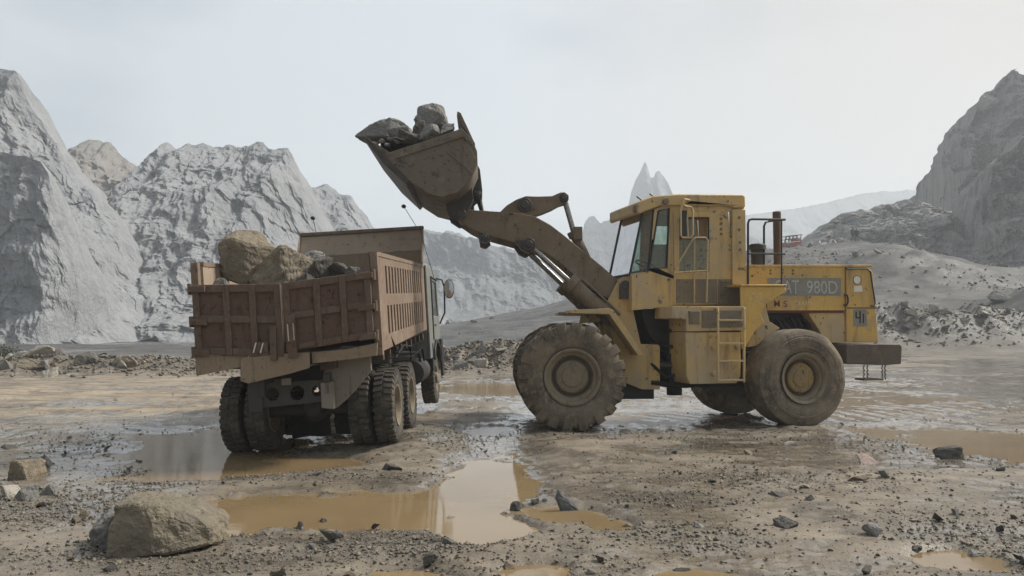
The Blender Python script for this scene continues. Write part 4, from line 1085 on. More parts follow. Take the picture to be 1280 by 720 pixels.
# near-black panel standing in for the shaded gap beneath the cab
q = MB(); q.prism(RF.poly([(800, 386), (856, 386), (856, 478), (838, 478), (832, 440), (812, 420)], .45), -.4, .45, rfp); q.build('gap_shade_panel', M['dark'], loader, bevel=.01)

# ---- cab
TC = .62
q = MB()
sidep = [(818, 262), (832, 256), (930, 257), (930, 380), (845, 382), (790, 388), (790, 344), (811, 341)]
wfr = [(823, 264), (836.5, 260), (833.5, 335), (811.5, 336)]
wdr = [(849, 272), (885, 272), (885, 297), (849, 297)]
slit = [(910.5, 264), (913, 264), (914, 294), (912.5, 294)]
for sd in (1, -1):
    pl = RF.poly(sidep, TC); hs = [RF.poly(wfr, TC), RF.poly(wdr, TC)] + ([RF.poly(slit, TC)])
    q.prism(pl, sd * TC, sd * (TC - .05), rfp, hs)
cb0, cb1 = RF.px(930, 300, TC)[0], RF.px(811, 341, TC)[0]
hb0, hb1 = RF.px(860, 384, TC)[1], RF.px(860, 257, TC)[1]
rz = TC - .051
q.box((cb0 + .001, hb0 + .02, -rz), (cb0 + .05, hb0 + .95, rz), rb)                       # rear wall below its window
for sd in (1, -1): q.box((cb0 + .001, hb0 + .951, sd * (rz - .12)), (cb0 + .05, hb1, sd * rz), rb)
q.box((cb0 + .051, hb0 + .02, -rz), (cb1 + .2, hb0 + .08, rz), rb)                        # floor
s1, h1 = RF.px(790, 388, TC); s2, h2 = RF.px(790, 344, TC); s3, h3 = RF.px(811, 341, TC)
q.prism([(s1, h1 + .0), (s2, h2), (s2 - .04, h2), (s1 - .04, h1)], -rz, rz, rfp)            # nose below the windscreen
q.prism([(s2, h2 - .002), (s2 - .015, h2 + .03), (s3, h3 + .03), (s3, h3)], -rz, rz, rfp)
cab_l = q.build('cab', M['yellow'], loader, bevel=.008)
# corner posts of the windscreen
st, ht = RF.px(818, 262, TC); sbm, hbm = s2 - .01, h2 + .02
q = MB()
tw = .50
for sd in (1, -1):
    q.tube([RF.p(sbm, hbm, sd * tw), RF.p(st + .16, ht, sd * tw)], .022, 8)
    q.tube([RF.p(s3, h3 + .02, sd * (TC - .03)), RF.p(st, ht, sd * (TC - .03))], .024, 8)
q.tube([RF.p(sbm, hbm, -tw), RF.p(sbm, hbm, tw)], .022, 8); q.tube([RF.p(st + .16, ht, -tw), RF.p(st + .16, ht, tw)], .022, 8)
q.build('windscreen_frame', M['black'], cab_l)
q = MB(); q.add([RF.p(sbm, hbm, -tw), RF.p(sbm, hbm, tw), RF.p(st + .16, ht, tw), RF.p(st + .16, ht, -tw)], [(0, 1, 2, 3)])
for sd in (1, -1): q.add([RF.p(sbm, hbm, sd * tw), RF.p(s3, h3 + .02, sd * (TC - .03)), RF.p(st, ht, sd * (TC - .03)), RF.p(st + .16, ht, sd * tw)], [(0, 1, 2, 3)])
q.build('windscreen', M['glass'], cab_l, smooth=0)
q = MB()
for sd in (1, -1): q = MB(); q.prism(RF.poly(wfr, TC), sd * (TC - .03), sd * (TC - .024), rfp); q.build('quarter_window', M['glass_clear'], cab_l, smooth=0)
q = MB(); wf = RF.poly(wfr, TC); q.tube([RF.p(a, b, TC) for a, b in wf + wf[:1]], .016, 8); q.build('window_seal', M['black'], cab_l)
# door: raised frame, louvre, window and scratched lower pane
q = MB()
door = [(841, 265), (898, 265), (897, 380), (843, 380)]
dhole = [(848.5, 271.5), (886, 271.5), (886, 340), (848.5, 340)]
q.prism(RF.poly(door, TC), TC + .001, TC + .022, rfp, [RF.poly(dhole, TC)])
dr = q.build('door', M['yellow'], cab_l, bevel=.005)
q = MB(); q.prism(RF.poly([(848.5, 299), (886, 299), (886, 340), (848.5, 340)], TC), TC + .002, TC + .012, rfp); q.build('lower_pane', M['doorpanel'], dr, bevel=.003)
q = MB(); q.prism(RF.poly([(844, 349), (896, 349), (896, 379), (844, 379)], TC), TC + .0225, TC + .03, rfp); q.build('kick_panel', M['brownpanel'], dr, bevel=.003)
q = MB(); pl = RF.poly([(849, 272), (870, 272), (870, 297), (849, 297)], TC); q.prism(pl, TC - .02, TC - .014, rfp); q.build('door_window', M['glass_clear'], dr, smooth=0)
q = MB(); wl = RF.poly([(849.5, 272.5), (885, 272.5), (885, 298), (849.5, 298)], TC); q.tube([RF.p(a, b, TC + .02) for a, b in wl + wl[:1]], .016, 8); q.build('window_seal', M['black'], dr)
q = MB(); q.prism(RF.poly([(898, 349), (929, 349), (929, 380), (898, 380)], TC), TC + .001, TC + .012, rfp); q.build('rear_kick_panel', M['brownpanel'], cab_l, bevel=.003)
q = MB(); lv = RF.poly([(900, 350), (915, 350), (915, 373), (900, 373)], TC); q.prism(lv, TC + .0125, TC + .02, rfp)
for k in range(6): 
    y = 352.5 + 3.0 * k; a, b = RF.px(901.5, y, TC), RF.px(914, y, TC); q.box((b[0], a[1] - .012, TC + .0205), (a[0], a[1] + .012, TC + .034), rb)
q.build('louvre', M['brownpanel'], cab_l, bevel=.003)
# rear pillar with stamped bolt holes
q = MB(); q.prism(RF.poly([(914, 262), (930, 262), (931, 356), (914, 356)], TC), TC + .002, TC + .05, rfp); pp = q.build('rear_pillar', M['yellow'], cab_l, bevel=.012)
q = MB()
for (x, y) in ((903, 273), (903, 279), (903, 286), (903, 292), (924, 272), (924, 287), (925, 303), (925, 312), (924, 336), (927, 336)):
    s_, h_ = RF.px(x, y, TC + .05); t0 = TC + .05 if x > 915 else TC + .002
    q = MB(); q.cyl(RF.p(s_, h_, t0), RF.p(s_, h_, t0 + .012), .026, 10); q.build('bolt', M['brownpanel'], cab_l)
# roof
q = MB()
roofp = [(797, 253), (803, 250), (816, 245), (848, 242.5), (928, 243), (932, 246), (932, 259), (918, 260), (912, 257), (840, 257), (826, 257), (812, 262), (799, 267.5), (797, 264)]
rp2 = RF.poly(roofp, TC + .06)
q.prism(rp2, -(TC + .06), TC + .06, rfp)
q.build('roof', M['yellow'], cab_l, bevel=.02)
q = MB()
for (x, y, r) in ((832.5, 252, .055),):
    s_, h_ = RF.px(x, y, TC + .1); q.lathe([(-.03, .03), (0, r), (.05, r), (.055, 0)], RF.p(s_, h_, TC + .07), RF.nr, 20)
q.build('work_lamp', M['brownpanel'], cab_l); q = MB()
s_, h_ = RF.px(798, 261, TC); q.lathe([(-.02, .03), (0, .065), (.06, .07), (.065, 0)], RF.p(s_, h_, TC - .05), RF.fw, 20)
q.build('work_lamp', M['brownpanel'], cab_l)
q = MB()
for (x, y) in ((800, 249), (816, 245.5)):
    s_, h_ = RF.px(x, y, .3); q = MB(); q.tube([RF.p(s_ - .05, h_ - .03, .3), RF.p(s_ + .06, h_ + .05, .3)], .016, 6); q.build('roof_stub', M['black'], cab_l)
# seat, console and wheel seen through the glass
q = MB()
sc_ = (cb0 + cb1) / 2 - .1
q.box((sc_ - .28, hb0 + .35, -.28), (sc_ + .28, hb0 + .5, .28), rb); q.box((sc_ - .36, hb0 + .5, -.27), (sc_ - .24, hb0 + 1.0, .27), rb)
q.box((cb1 - .15, hb0 + .1, -.42), (cb1 + .12, h3 + .06, .42), rb)
q.build('driver_seat', M['seat'], cab_l, bevel=.04)
q = MB(); q.cyl(RF.p(cb1 - .1, hb0 + .5, 0), RF.p(cb1 - .22, hb0 + .78, 0), .03, 10)
cw = Vector(RF.p(cb1 - .22, hb0 + .78, 0)); axw = (Vector(RF.fw) * -.4 + Vector((0, 0, .9))).normalized(); u_ = axw.orthogonal().normalized(); v_ = axw.cross(u_)
q.tube([cw + (u_ * math.cos(k * .3307) + v_ * math.sin(k * .3307)) * .2 for k in range(20)], .016, 8)
q.tube([RF.p(cb1 + .05, h3 + .02, .35), RF.p(cb1 - .1, h3 + .13, .4), RF.p(cb1 - .28, h3 + .08, .42)], .03, 8)
q.build('steering_wheel', M['black'], cab_l)
# mirror on a bent bracket, and the grab rails
q = MB()
tm = TC + .22
q.tube([RF.p(*RF.px(862, 250, TC + .06), TC + .06), rp_(855, 249, tm), rp_(853, 255, tm), rp_(857, 258, tm), rp_(864, 259, tm), rp_(866, 263, tm), rp_(866, 292, tm), rp_(864, 297, tm), rp_(853, 297, tm), rp_(851, 294, tm), rp_(851, 262, tm), rp_(853, 256, tm)], .019, 10)
q.tube([rp_(860, 259, tm), rp_(859, 275, tm), rp_(860, 296, tm)], .016, 8)
q.build('mirror_bracket', M['yellow'], cab_l)
q = MB(); q.prism(RF.poly([(852.5, 263), (858.5, 263), (858.5, 295), (852.5, 295)], tm), tm - .02, tm + .004, rfp); q.build('mirror', M['black'], cab_l, bevel=.006)
q = MB()
tg = TC + .12
q.tube([rp_(842, 340, tg - .08), rp_(844, 336, tg), rp_(866, 299, tg), rp_(870, 297, tg), rp_(882, 297, tg), rp_(884.5, 300, tg), rp_(884, 340, tg), rp_(883, 378, tg - .02)], .016, 8)
q.tube([rp_(843, 341, tg), rp_(884, 338, tg)], .016, 8); q.tube([rp_(868, 299, tg), rp_(868, 379, tg - .02)], .014, 8); q.tube([rp_(843, 338, tg), rp_(843, 380, tg - .03)], .014, 8)
q.build('door_rail', M['yellow'], cab_l)

# ---- engine hood
TH = .66
q = MB()
q.prism(RF.poly([(933, 333), (1056, 333), (1056, 388), (958, 388), (933, 388)], TH), -TH, TH, rfp)
hood = q.build('hood', M['yellow_clean'], loader, bevel=.012)
q = MB(); q.prism(RF.poly([(930, 331), (1090, 331), (1090, 334), (930, 334)], TH), -TH - .015, TH + .015, rfp); q.build('hood_lid', M['yellow_clean'], hood, bevel=.006)
q = MB(); q.prism(RF.poly([(959, 347.5), (1051, 347.5), (1051, 369.5), (962, 369.5)], TH), TH + .001, TH + .006, rfp); gp_ = q.build('sticker_panel', M['greypanel'], hood, smooth=0)
q = MB(); q.prism(RF.poly([(958, 370.5), (1054.5, 370.5), (1054.5, 388), (958, 388)], TH), TH + .001, TH + .018, rfp); lp_ = q.build('lower_band', M['yellow_clean'], hood, bevel=.004)
q = MB(); q.prism(RF.poly([(958.5, 388.6), (1054, 388.6), (1054, 391), (958.5, 391)], TH), TH - .1, TH + .012, rfp); q.build('red_edge', M['redletter'], hood, smooth=0)
q = MB(); q.prism(RF.poly([(1010, 391.2), (1056, 389), (1058, 428), (1032, 429), (1024, 412)], TH), -TH + .02, TH - .01, rfp); q.build('lower_cowl', M['yellow'], loader, bevel=.01)
q = MB(); q.prism(RF.poly([(950, 389), (1014, 391.5), (1024, 414), (950, 420)], .5), -.45, .42, rfp)
for k in range(6): q.tube([rp_(960 + 9 * k, 396 + 2 * (k % 3), .5), rp_(966 + 9 * k, 408 - 3 * (k % 2), .52), rp_(972 + 8 * k, 414, .5)], .03, 8)
q.build('engine', M['dark'], loader, bevel=.01)
q = MB()
for (x, y) in ((963, 338), (963, 342), (978, 337), (978, 341), (991, 338), (991, 342), (1003, 344), (940, 345)):
    s_, h_ = RF.px(x, y, TH); q = MB(); q.cyl(RF.p(s_, h_, TH), RF.p(s_, h_, TH + .008), .022, 10); q.build('bolt', M['brownpanel'], hood)
# rear radiator box with its door handles
q = MB()
q.prism(RF.poly([(1057, 334.6), (1084, 334.6), (1090, 340), (1097, 428), (1057, 428)], TH), -TH - .02, TH + .025, rfp)
rg_ = q.build('radiator_box', M['yellow_clean'], loader, bevel=.012)
q = MB(); q.prism(RF.poly([(1057.5, 384), (1095, 384), (1095, 386), (1057.5, 386)], TH), TH + .026, TH + .032, rfp); q.build('panel_seam', M['brownpanel'], rg_, smooth=0)
q = MB(); th2 = TH + .07
q.tube([rp_(1058, 336, th2), rp_(1084, 336, th2), rp_(1088, 340, th2), rp_(1094, 379, th2), rp_(1092, 383, th2), rp_(1088, 382, th2)], .014, 8)
q.tube([rp_(1055, 368, th2 - .03), rp_(1059, 369, th2), rp_(1060, 373, th2), rp_(1060, 378, th2), rp_(1058, 382, th2), rp_(1054, 381, th2 - .03)], .016, 8)
q.build('grab_handle', M['black'], rg_)
q = MB(); s_, h_ = RF.px(1071, 350, TH + .025)
q.lathe([(0, .085), (.006, .085), (.006, .0)], RF.p(s_, h_, TH + .0255), RF.nr, 28); rd = q.build('reflector_rim', M['black'], rg_)
q = MB(); q.lathe([(.0065, .074), (.009, .074), (.009, .0)], RF.p(s_, h_, TH + .0255), RF.nr, 28); q.prism(RF.poly([(1067, 358), (1077, 357), (1078, 364.5), (1067, 365)], TH + .02), TH + .0255, TH + .03, rfp); q.build('white_sticker', M['white'], rg_, smooth=0)
q = MB(); q.prism(RF.poly([(1066.5, 387), (1083, 387), (1083.5, 407.5), (1066.5, 408)], TH + .02), TH + .0255, TH + .029, rfp); st_ = q.build('worn_label', M['greypanel'], rg_, smooth=0)
q = MB()
for (a, b, c_, d) in ((1069, 390, 1070.6, 398), (1069, 396.4, 1075, 398), (1073.8, 389, 1075.6, 404), (1078, 392, 1079.6, 404)): q.prism(RF.poly([(a, b), (c_, b), (c_, d), (a, d)], TH + .02), TH + .0292, TH + .031, rfp)
q.build('label_mark', M['dark'], st_, smooth=0)
# counterweight and chain step
q = MB(); TWt = .98
q.prism(RF.poly([(1058, 430), (1126, 430.5), (1128, 433), (1127, 455), (1108, 456.5), (1058, 455)], TWt), -TWt, TWt, rfp)
q.build('counterweight', M['counterweight'], loader, bevel=.02)
q = MB()
for (x, t) in ((1079.5, .95), (1102.5, .95), (1084, .72), (1106, .72)):
    a, b = Vector(rp_(x, 456, t)), Vector(rp_(x + .6, 474, t))
    for k in range(7):
        p0, p1 = a.lerp(b, k / 7), a.lerp(b, (k + 1.25) / 7); q.tube([p0, (p0 + p1) / 2 + Vector((.012 * (-1) ** k, 0, 0)), p1], .012, 6)
s0, h0 = RF.px(1103.5, 474, .95); s1, h1 = RF.px(1079.5, 474, .95)
q.box((s0, h0 - .02, .70), (s1, h0 + .012, .97), rb)
q.build('chain_step', M['counterweight'], loader, bevel=.004)
# fender plate with lettering between ladder and rear wheel
q = MB()
q.prism(RF.poly([(926, 358), (980, 358.5), (984, 364), (972, 371), (958, 380), (951, 392), (956, 404), (944, 413), (931, 436), (928, 436), (926, 420)], TP), TP - .04, TP, rfp)
q.prism(RF.poly([(925, 355.5), (982, 355.5), (982, 358), (925, 358)], TP), .55, TP + .03, rfp)
fp = q.build('rear_fender', M['yellow_clean'], loader, bevel=.008)
q = MB(); q.prism(RF.poly([(951, 385), (957, 383), (962, 402), (975, 410), (946, 432), (934, 434), (940, 410)], TP - .12), TP - .16, TP - .12, rfp); q.build('fender_flap', M['yellow'], fp, bevel=.006)
# exhaust, pre-cleaner, rails
q = MB(); sx, hx = RF.px(972, 333, .15); t_ = .15
hx1 = RF.px(972, 263.5, .15)[1]
q.lathe([(0, .07), (hx1 - hx, .072), (hx1 - hx, .06), (hx1 - hx - .2, .058)], RF.p(sx, hx - .02, t_), (0, 0, 1), 24); q.lathe([(hx1 - hx - .13, .076), (hx1 - hx - .02, .078), (hx1 - hx, .06)], RF.p(sx, hx - .02, t_), (0, 0, 1), 24)
q.build('exhaust_pipe', M['exhaust'], loader)
q = MB(); sx, hx = RF.px(947, 333, .25); k_ = lambda y: RF.px(947, y, .25)[1] - hx
q.lathe([(0, .08), (k_(331), .085), (k_(330), .115), (k_(312), .12), (k_(311), .155), (k_(306), .155), (k_(304.5), .13), (k_(304), 0)], RF.p(sx, hx - .01, .25), (0, 0, 1), 28)
q.build('air_precleaner', M['seat'], loader)
q = MB()
tr_ = .95
q.tube([rp_(935, 356, tr_), rp_(935, 279, tr_), rp_(936.5, 275, tr_), rp_(940, 274, tr_), rp_(981, 274.5, tr_)], .02, 10)
t2 = .35
q.tube([rp_(981, 274.5, tr_), rp_(981, 274.5, tr_ - .05), rp_(962, 276.5, t2), rp_(957, 278, t2), rp_(955, 283, t2), rp_(955, 333, t2)], .02, 10)
q.tube([rp_(936, 317, tr_), rp_(981, 317.5, tr_)], .017, 8); q.tube([rp_(981, 317.5, tr_), rp_(956, 317, t2)], .017, 8); q.tube([rp_(977, 275, tr_), rp_(977, 356, tr_)], .014, 8)
q.build('handrail', M['black'], loader)
# ---- lettering
def letters(name, txt, fr, x0, y0, x1, y1, t, mat, parent, squeeze=None, shear=0.0):
    """text lying on the machine's side, its box given by two photo corners (lower left, upper right)"""
    cu = bpy.data.curves.new(name, 'FONT'); cu.body = txt; cu.size = 1.0; cu.extrude = .0012; cu.offset = .004; cu.shear = shear
    o = bpy.data.objects.new(name, cu); COL.objects.link(o)
    bpy.context.view_layer.update()
    w_, h_ = o.dimensions.x, o.dimensions.y
    a, b = fr.px(x0, y0, t), fr.px(x1, y1, t)
    W_, H_ = abs(a[0] - b[0]), abs(b[1] - a[1])
    X = -Vector(fr.fw); Zv = Vector((0, 0, 1)); Yv = Zv.cross(X)
    m_ = Matrix((X, Zv, -Yv)).transposed().to_4x4()
    sx_, sy_ = W_ / w_, H_ / h_
    mm = Matrix.Translation(Vector(fr.p(a[0], a[1], t))) @ m_ @ Matrix.Diagonal((sx_, sy_, 1, 1))
    me = o.to_mesh().copy(); bpy.data.objects.remove(o)
    me.transform(mm); me.materials.clear(); me.materials.append(mat)
    q_ = bpy.data.objects.new(name, me); COL.objects.link(q_); q_.parent = parent
    return q_
letters('lettering', 'CAT', FF if False else RF, 937.5, 379, 953, 365.5, TP + .002, M['tanletter'], fp)
letters('lettering', 'CAT', RF, 968, 366.5, 998, 350, TH + .008, M['paleletter'], gp_)
letters('lettering', '980D', RF, 1008, 366.5, 1046, 351, TH + .008, M['paleletter'], gp_)
letters('lettering', 'M', RF, 967, 383.5, 974, 375.5, TH + .020, M['redletter'], lp_)
letters('lettering', 'S', RF, 979, 383.5, 983.5, 376, TH + .020, M['redletter'], lp_)
letters('lettering', 'TAHAN', RF, 993, 382.5, 1014, 376, TH + .020, M['tanletter'], lp_)
# ================================================================== ROCKS
def hull_mesh(name, size, seed, n=16, cuts=2, rough=.05, taper=0.0, flat_bottom=.35, pts=None):
    n = max(8, int(n * .75))
    """a broken stone: convex hull of random points, cut finer and roughened"""
    rng = random.Random(seed)
    bm = bmesh.new()
    if pts is None:
        for _ in range(n):
            v = Vector((rng.gauss(0, 1), rng.gauss(0, 1), rng.gauss(0, 1))).normalized()
            v = Vector([max(-.78, min(.78, c)) / .78 for c in v]) * rng.uniform(.82, 1.0)
            if v.z < -flat_bottom: v.z = -flat_bottom - .05 * rng.random()
            v.x *= 1 - taper * (v.z + .3) * .6; v.y *= 1 - taper * (v.z + .3) * .6
            bm.verts.new((v.x * size[0] / 2, v.y * size[1] / 2, v.z * size[2] / (1 + flat_bottom)))
    else:
        for p in pts: bm.verts.new(p)
    r = bmesh.ops.convex_hull(bm, input=bm.verts)
    bmesh.ops.delete(bm, geom=list({g for g in r['geom_interior'] + r['geom_unused'] if isinstance(g, bmesh.types.BMVert)}), context='VERTS')
    if cuts:
        bmesh.ops.bevel(bm, geom=list(bm.edges), offset=min(size) * .035, segments=1, affect='EDGES')
        bmesh.ops.triangulate(bm, faces=bm.faces)
        for k in range(cuts):
            bmesh.ops.subdivide_edges(bm, edges=list(bm.edges), cuts=1, use_grid_fill=True)
        bmesh.ops.triangulate(bm, faces=bm.faces)
        bm.normal_update()
        s = sum(size) / 3; off = Vector((seed * 3.1 % 50, seed * 1.7 % 50, 0))
        for v in bm.verts:
            p = v.co / s
            d = mnoise.fractal(p * 5 + off, .8, 2.1, 6) * .6 + (mnoise.ridged_multi_fractal(p * 5 + off, .8, 2.1, 5, 1.0, 2.0) - 1.2) * .4
            # broken ledges
            d += .5 * (round(mnoise.noise(Vector((p.x * 1.4, p.y * 1.4, p.z * 4)) + off) * 4) / 4)
            v.co += v.normal * d * rough * s
    bmesh.ops.recalc_face_normals(bm, faces=bm.faces)
    me = bpy.data.meshes.new(name); bm.to_mesh(me); bm.free()
    if cuts >= 3: me.shade_flat()
    elif cuts: me.shade_smooth(); me.set_sharp_from_angle(angle=R(20))
    return me
def put(name, me, mat, loc, rot=(0, 0, 0)):
    me.materials.clear(); me.materials.append(mat)
    o = bpy.data.objects.new(name, me); COL.objects.link(o); o.location = loc; o.rotation_euler = rot
    return o
def ground_hit(px, py):
    d = ray(px, py); ys_ = 3.0 * 1.004 ** np.arange(900)
    zz = EYE + d.z / d.y * ys_; xx = d.x / d.y * ys_
    k = np.argmax(zz < np.maximum(terrain(xx, ys_), WATER_Z - .02))
    return Vector((xx[k], ys_[k], float(terrain(xx[k:k+1], ys_[k:k+1])[0])))
def stone(px, py, w, h, mat, label, seed, depth=.8, n=14, tilt=(0, 0), cuts=3, rough=.05, taper=.15, sink=.12, cat='rock', group=None, yaw=None):
    p = ground_hit(px, py); k = p.y / 1000
    W, H = w * k, h * k * 1.12
    me = hull_mesh('rock', (W, W * depth, H), seed, n, cuts, rough, taper)
    o = put('rock', me, M[mat], p + Vector((0, W * depth * .35, H * .26 - sink * H)), (tilt[0], tilt[1], random.Random(seed).uniform(-.4, .4) if yaw is None else yaw))
    return tag(o, label, cat, group)

# the big foreground boulder: a slanting block, shaped point by point (metres, x right, y away, z up)
B0 = ground_hit(196, 694)
bpts = [(-.40, -.06, .41), (-.37, .30, .44), (-.12, -.12, .43), (.06, -.08, .42), (.10, .30, .42), (.40, .0, .22), (.43, .32, .24), (-.38, -.18, -.04), (-.42, .30, -.04), (.43, -.02, .06), (.43, .34, -.02), (.05, -.22, .02), (-.02, -.19, .28), (.24, -.1, .26)]
bm_me = hull_mesh('boulder', (.9, .6, .45), 77, cuts=5, rough=.032, pts=[(x * .90 - .07, y, z * .86) for x, y, z in bpts])
o = put('boulder', bm_me, M['boulder'], B0 + Vector((0.06, .12, .0)))
tag(o, 'huge pale brown boulder with a flat lit top in the left foreground', 'boulder')
stone(122, 684, 44, 44, 'rock_grey', 'dark lump of rock leaning on the left end of the huge boulder', 78, 1.1, tilt=(0, .2), cuts=4)

ST = [  # px, py (base), width, height, material, label
    (712, 642, 27, 36, 'rock_blue', 'blue-grey slab standing on edge at the rim of the ochre puddle', 101, .35, (0, -.42)),
    (1191, 574, 38, 22, 'rock_dark', 'dark angular rock sitting on the shiny wet mud at right', 102, .8, (0, 0)),
    (985, 661, 40, 14, 'rock_dark', 'dark flat pointed rock lying on the mud in the right foreground', 103, .6, (0, .25)),
    (1084, 580, 44, 12, 'rock_pink', 'pinkish flat stone on dry mud right of the loader shadow', 104, .7, (0, .12)),
    (1078, 601, 46, 6, 'rock_tan', 'thin flat splinter of brown rock near the pinkish stone', 105, .4, (0, 0)),
    (1106, 599, 17, 11, 'rock_grey', 'little grey rock at the end of the thin brown splinter', 106, .8, (0, 0)),
    (1094, 671, 30, 15, 'rock_grey', 'rounded grey rock low in the right foreground', 107, .8, (0, 0)),
    (936, 569, 12, 9, 'rock_tan', 'small brown stone on the mud below the gap between the loader wheels', 108, .8, (0, 0)),
    (992, 558, 22, 6, 'rock_pale', 'pale flat stone on the mud below the rear loader wheel', 109, .7, (0, 0)),
    (647, 640, 22, 11, 'rock_dark', 'low dark rock at the right rim of the bright puddle', 110, .8, (0, 0)),
    (669, 634, 14, 10, 'rock_dark', 'small dark stone between the puddle and the blue-grey slab', 111, .8, (0, .3)),
    (462, 657, 25, 13, 'rock_grey', 'domed grey stone at the near rim of the ochre puddle', 112, .8, (0, 0)),
    (399, 656, 24, 20, 'rock_dark', 'upright dark stone at the near rim of the puddle', 113, .6, (0, .2)),
    (407, 683, 38, 15, 'rock_grey', 'flat grey stone in front of the puddle', 114, .8, (0, .1)),
    (317, 652, 21, 13, 'rock_dark', 'dark square stone in the puddle right of the huge boulder', 115, .7, (0, 0)),
    (292, 642, 22, 6, 'rock_grey', 'flat stone barely above the water beside the huge boulder', 116, .7, (0, 0)),
    (339, 627, 20, 8, 'rock_dark', 'small dark stone in the middle of the left puddle', 117, .8, (0, 0)),
    (434, 628, 22, 6, 'rock_dark', 'low brown stone breaking the surface of the ochre puddle', 118, .7, (0, 0)),
    (538, 708, 21, 17, 'rock_dark', 'dark cone-shaped stone by the bottom puddle', 119, .8, (0, 0)),
    (636, 716, 19, 15, 'rock_tan', 'brown stone at the bottom edge right of the puddle', 120, .8, (0, 0)),
    (558, 682, 16, 8, 'rock_dark', 'small dark stone at the near rim of the bright puddle', 121, .8, (0, 0)),
    (490, 588, 28, 8, 'rock_dark', 'low dark stone on the gravel behind the rear truck wheels', 122, .8, (0, 0)),
    (975, 622, 28, 6, 'rock_dark', 'flat dark flake on the tan mud below the loader rear wheel', 123, .7, (0, 0)),
    (1085, 718, 20, 10, 'rock_dark', 'round dark stone at the bottom edge at right', 124, .8, (0, 0)),
    (1222, 700, 34, 9, 'rock_grey', 'flat stone in the right bottom corner', 125, .7, (0, 0)),
    (24, 600, 50, 34, 'rock_tan', 'large tan angular rock at the left edge of the mud', 126, .8, (0, .25)),
    (44, 588, 30, 24, 'rock_grey', 'grey rock behind the large tan rock at the left edge', 127, .8, (0, 0)),
    (8, 624, 34, 18, 'rock_pale', 'pale rock cut by the left edge of the photo', 128, .8, (0, 0)),
    (30, 627, 28, 22, 'rock_grey', 'grey block in front of the large tan rock', 129, .8, (0, .3)),
    (57, 620, 24, 14, 'rock_grey', 'grey chip right of the grey block at the left edge', 130, .8, (0, 0)),
    (8, 562, 28, 6, 'rock_dark', 'thin dark slab on the tan mud by the left edge', 131, .6, (0, 0)),
    (438, 531 - 4, 0, 0, None, None, 0, 0, 0),
    (700, 652, 12, 6, 'rock_dark', 'tiny dark stone left of the foot of the blue-grey slab', 132, .8, (0, 0)),
    (783, 662, 16, 7, 'rock_tan', 'small tan stone on the mud right of the puddle', 133, .8, (0, 0)),
    (875, 500 + 160, 14, 6, 'rock_grey', 'grey chip on the dark gravel patch in the middle foreground', 134, .8, (0, 0)),
    (1148, 694, 22, 8, 'rock_dark', 'dark flat chip left of the stone in the right bottom corner', 135, .7, (0, 0)),
]
for q in ST:
    if q[4]: stone(q[0], q[1], q[2], q[3], q[4], q[5], q[6], q[7], tilt=q[8], cuts=3 if q[2] > 20 else 2)
stone(58, 472, 24, 17, 'rock_pale', 'pale square block at the foot of the left rubble bank', 140, .8, cuts=3)
stone(40, 462, 56, 18, 'rock_tan', 'broad tan rock on the left rubble bank', 141, .8, cuts=3)
stone(46, 450, 34, 12, 'rock_pale', 'pale rock on top of the broad tan rock', 142, .8, cuts=3, sink=-.55)
stone(104, 458, 27, 17, 'rock_dark', 'dark greenish rock standing alone on the left rubble bank', 143, .8, cuts=3)
stone(152, 462, 36, 18, 'rock_tan', 'tan rock heaped at the middle of the left rubble bank', 144, .8, cuts=3)
stone(603, 442, 12, 16, 'rock_grey', 'upright grey rock on the crest of the bank between truck and loader', 145, .8, cuts=3, taper=.4)
stone(600, 459, 26, 13, 'rock_pale', 'pale flat-topped rock on the bank between truck and loader', 146, .8, cuts=3)
stone(576, 461, 22, 13, 'rock_grey', 'grey rock beside the truck mirror on the bank', 147, .8, cuts=3)
stone(1260, 376, 34, 14, 'rock_grey', 'grey rock on the mound at the right edge', 148, .8, cuts=3)

# loads ------------------------------------------------------------
def load_rock(px, py, Y, w, h, mat, label, seed, depth=.9, n=16, rot=(0, 0, 0), cuts=4, rough=.045, pts=None):
    p = at_depth(px, py, Y); k = Y / 1000
    me = hull_mesh('rock', (w * k, w * k * depth, h * k), seed, n, cuts, rough, 0, .7, pts)
    return tag(put('rock', me, M[mat], p, rot), label, 'rock')
bpt = [(-.35, -.16, .20), (-.12, -.26, .24), (.06, -.22, .17), (.20, -.08, .04), (.02, -.16, -.40), (-.28, -.14, -.30), (-.37, -.02, -.05), (-.30, .12, .34), (-.18, .1, .40), (.12, .15, .40), (.41, .10, .12), (.30, .25, -.05), (-.36, .2, .15), (-.2, .25, -.3), (.15, .2, -.35)]
load_rock(309, 322, 10.95, 70, 70, 'rock_tan', 'big tan boulder perched on the left of the truck load', 201, pts=bpt, rough=.03, cuts=4)
load_rock(355, 352, 10.9, 95, 78, 'rock_tan', 'broad dusty brown rock at the middle of the truck load', 202, .8, cuts=4, rot=(0, -.3, 0), rough=.06)
load_rock(384, 338, 11.3, 52, 48, 'rock_grey', 'grey-brown rock behind the broad dusty one in the truck', 203, cuts=3)
load_rock(402, 344, 10.75, 42, 42, 'rock_dark', 'dark broken rock right of the broad dusty one in the truck', 204, cuts=3)
load_rock(425, 342, 10.8, 34, 26, 'rock_dark', 'dark low rock at the right of the truck load', 205, cuts=3)
load_rock(441, 342, 10.7, 22, 18, 'rock_grey', 'small grey rock in the right corner of the truck load', 206, cuts=3)
load_rock(380, 356, 10.6, 30, 24, 'rock_dark', 'small dark rock wedged behind the tailgate', 207, cuts=3)
load_rock(275, 368, 10.7, 60, 40, 'rock_grey', 'grey rock under the big tan boulder in the truck', 208, cuts=3)
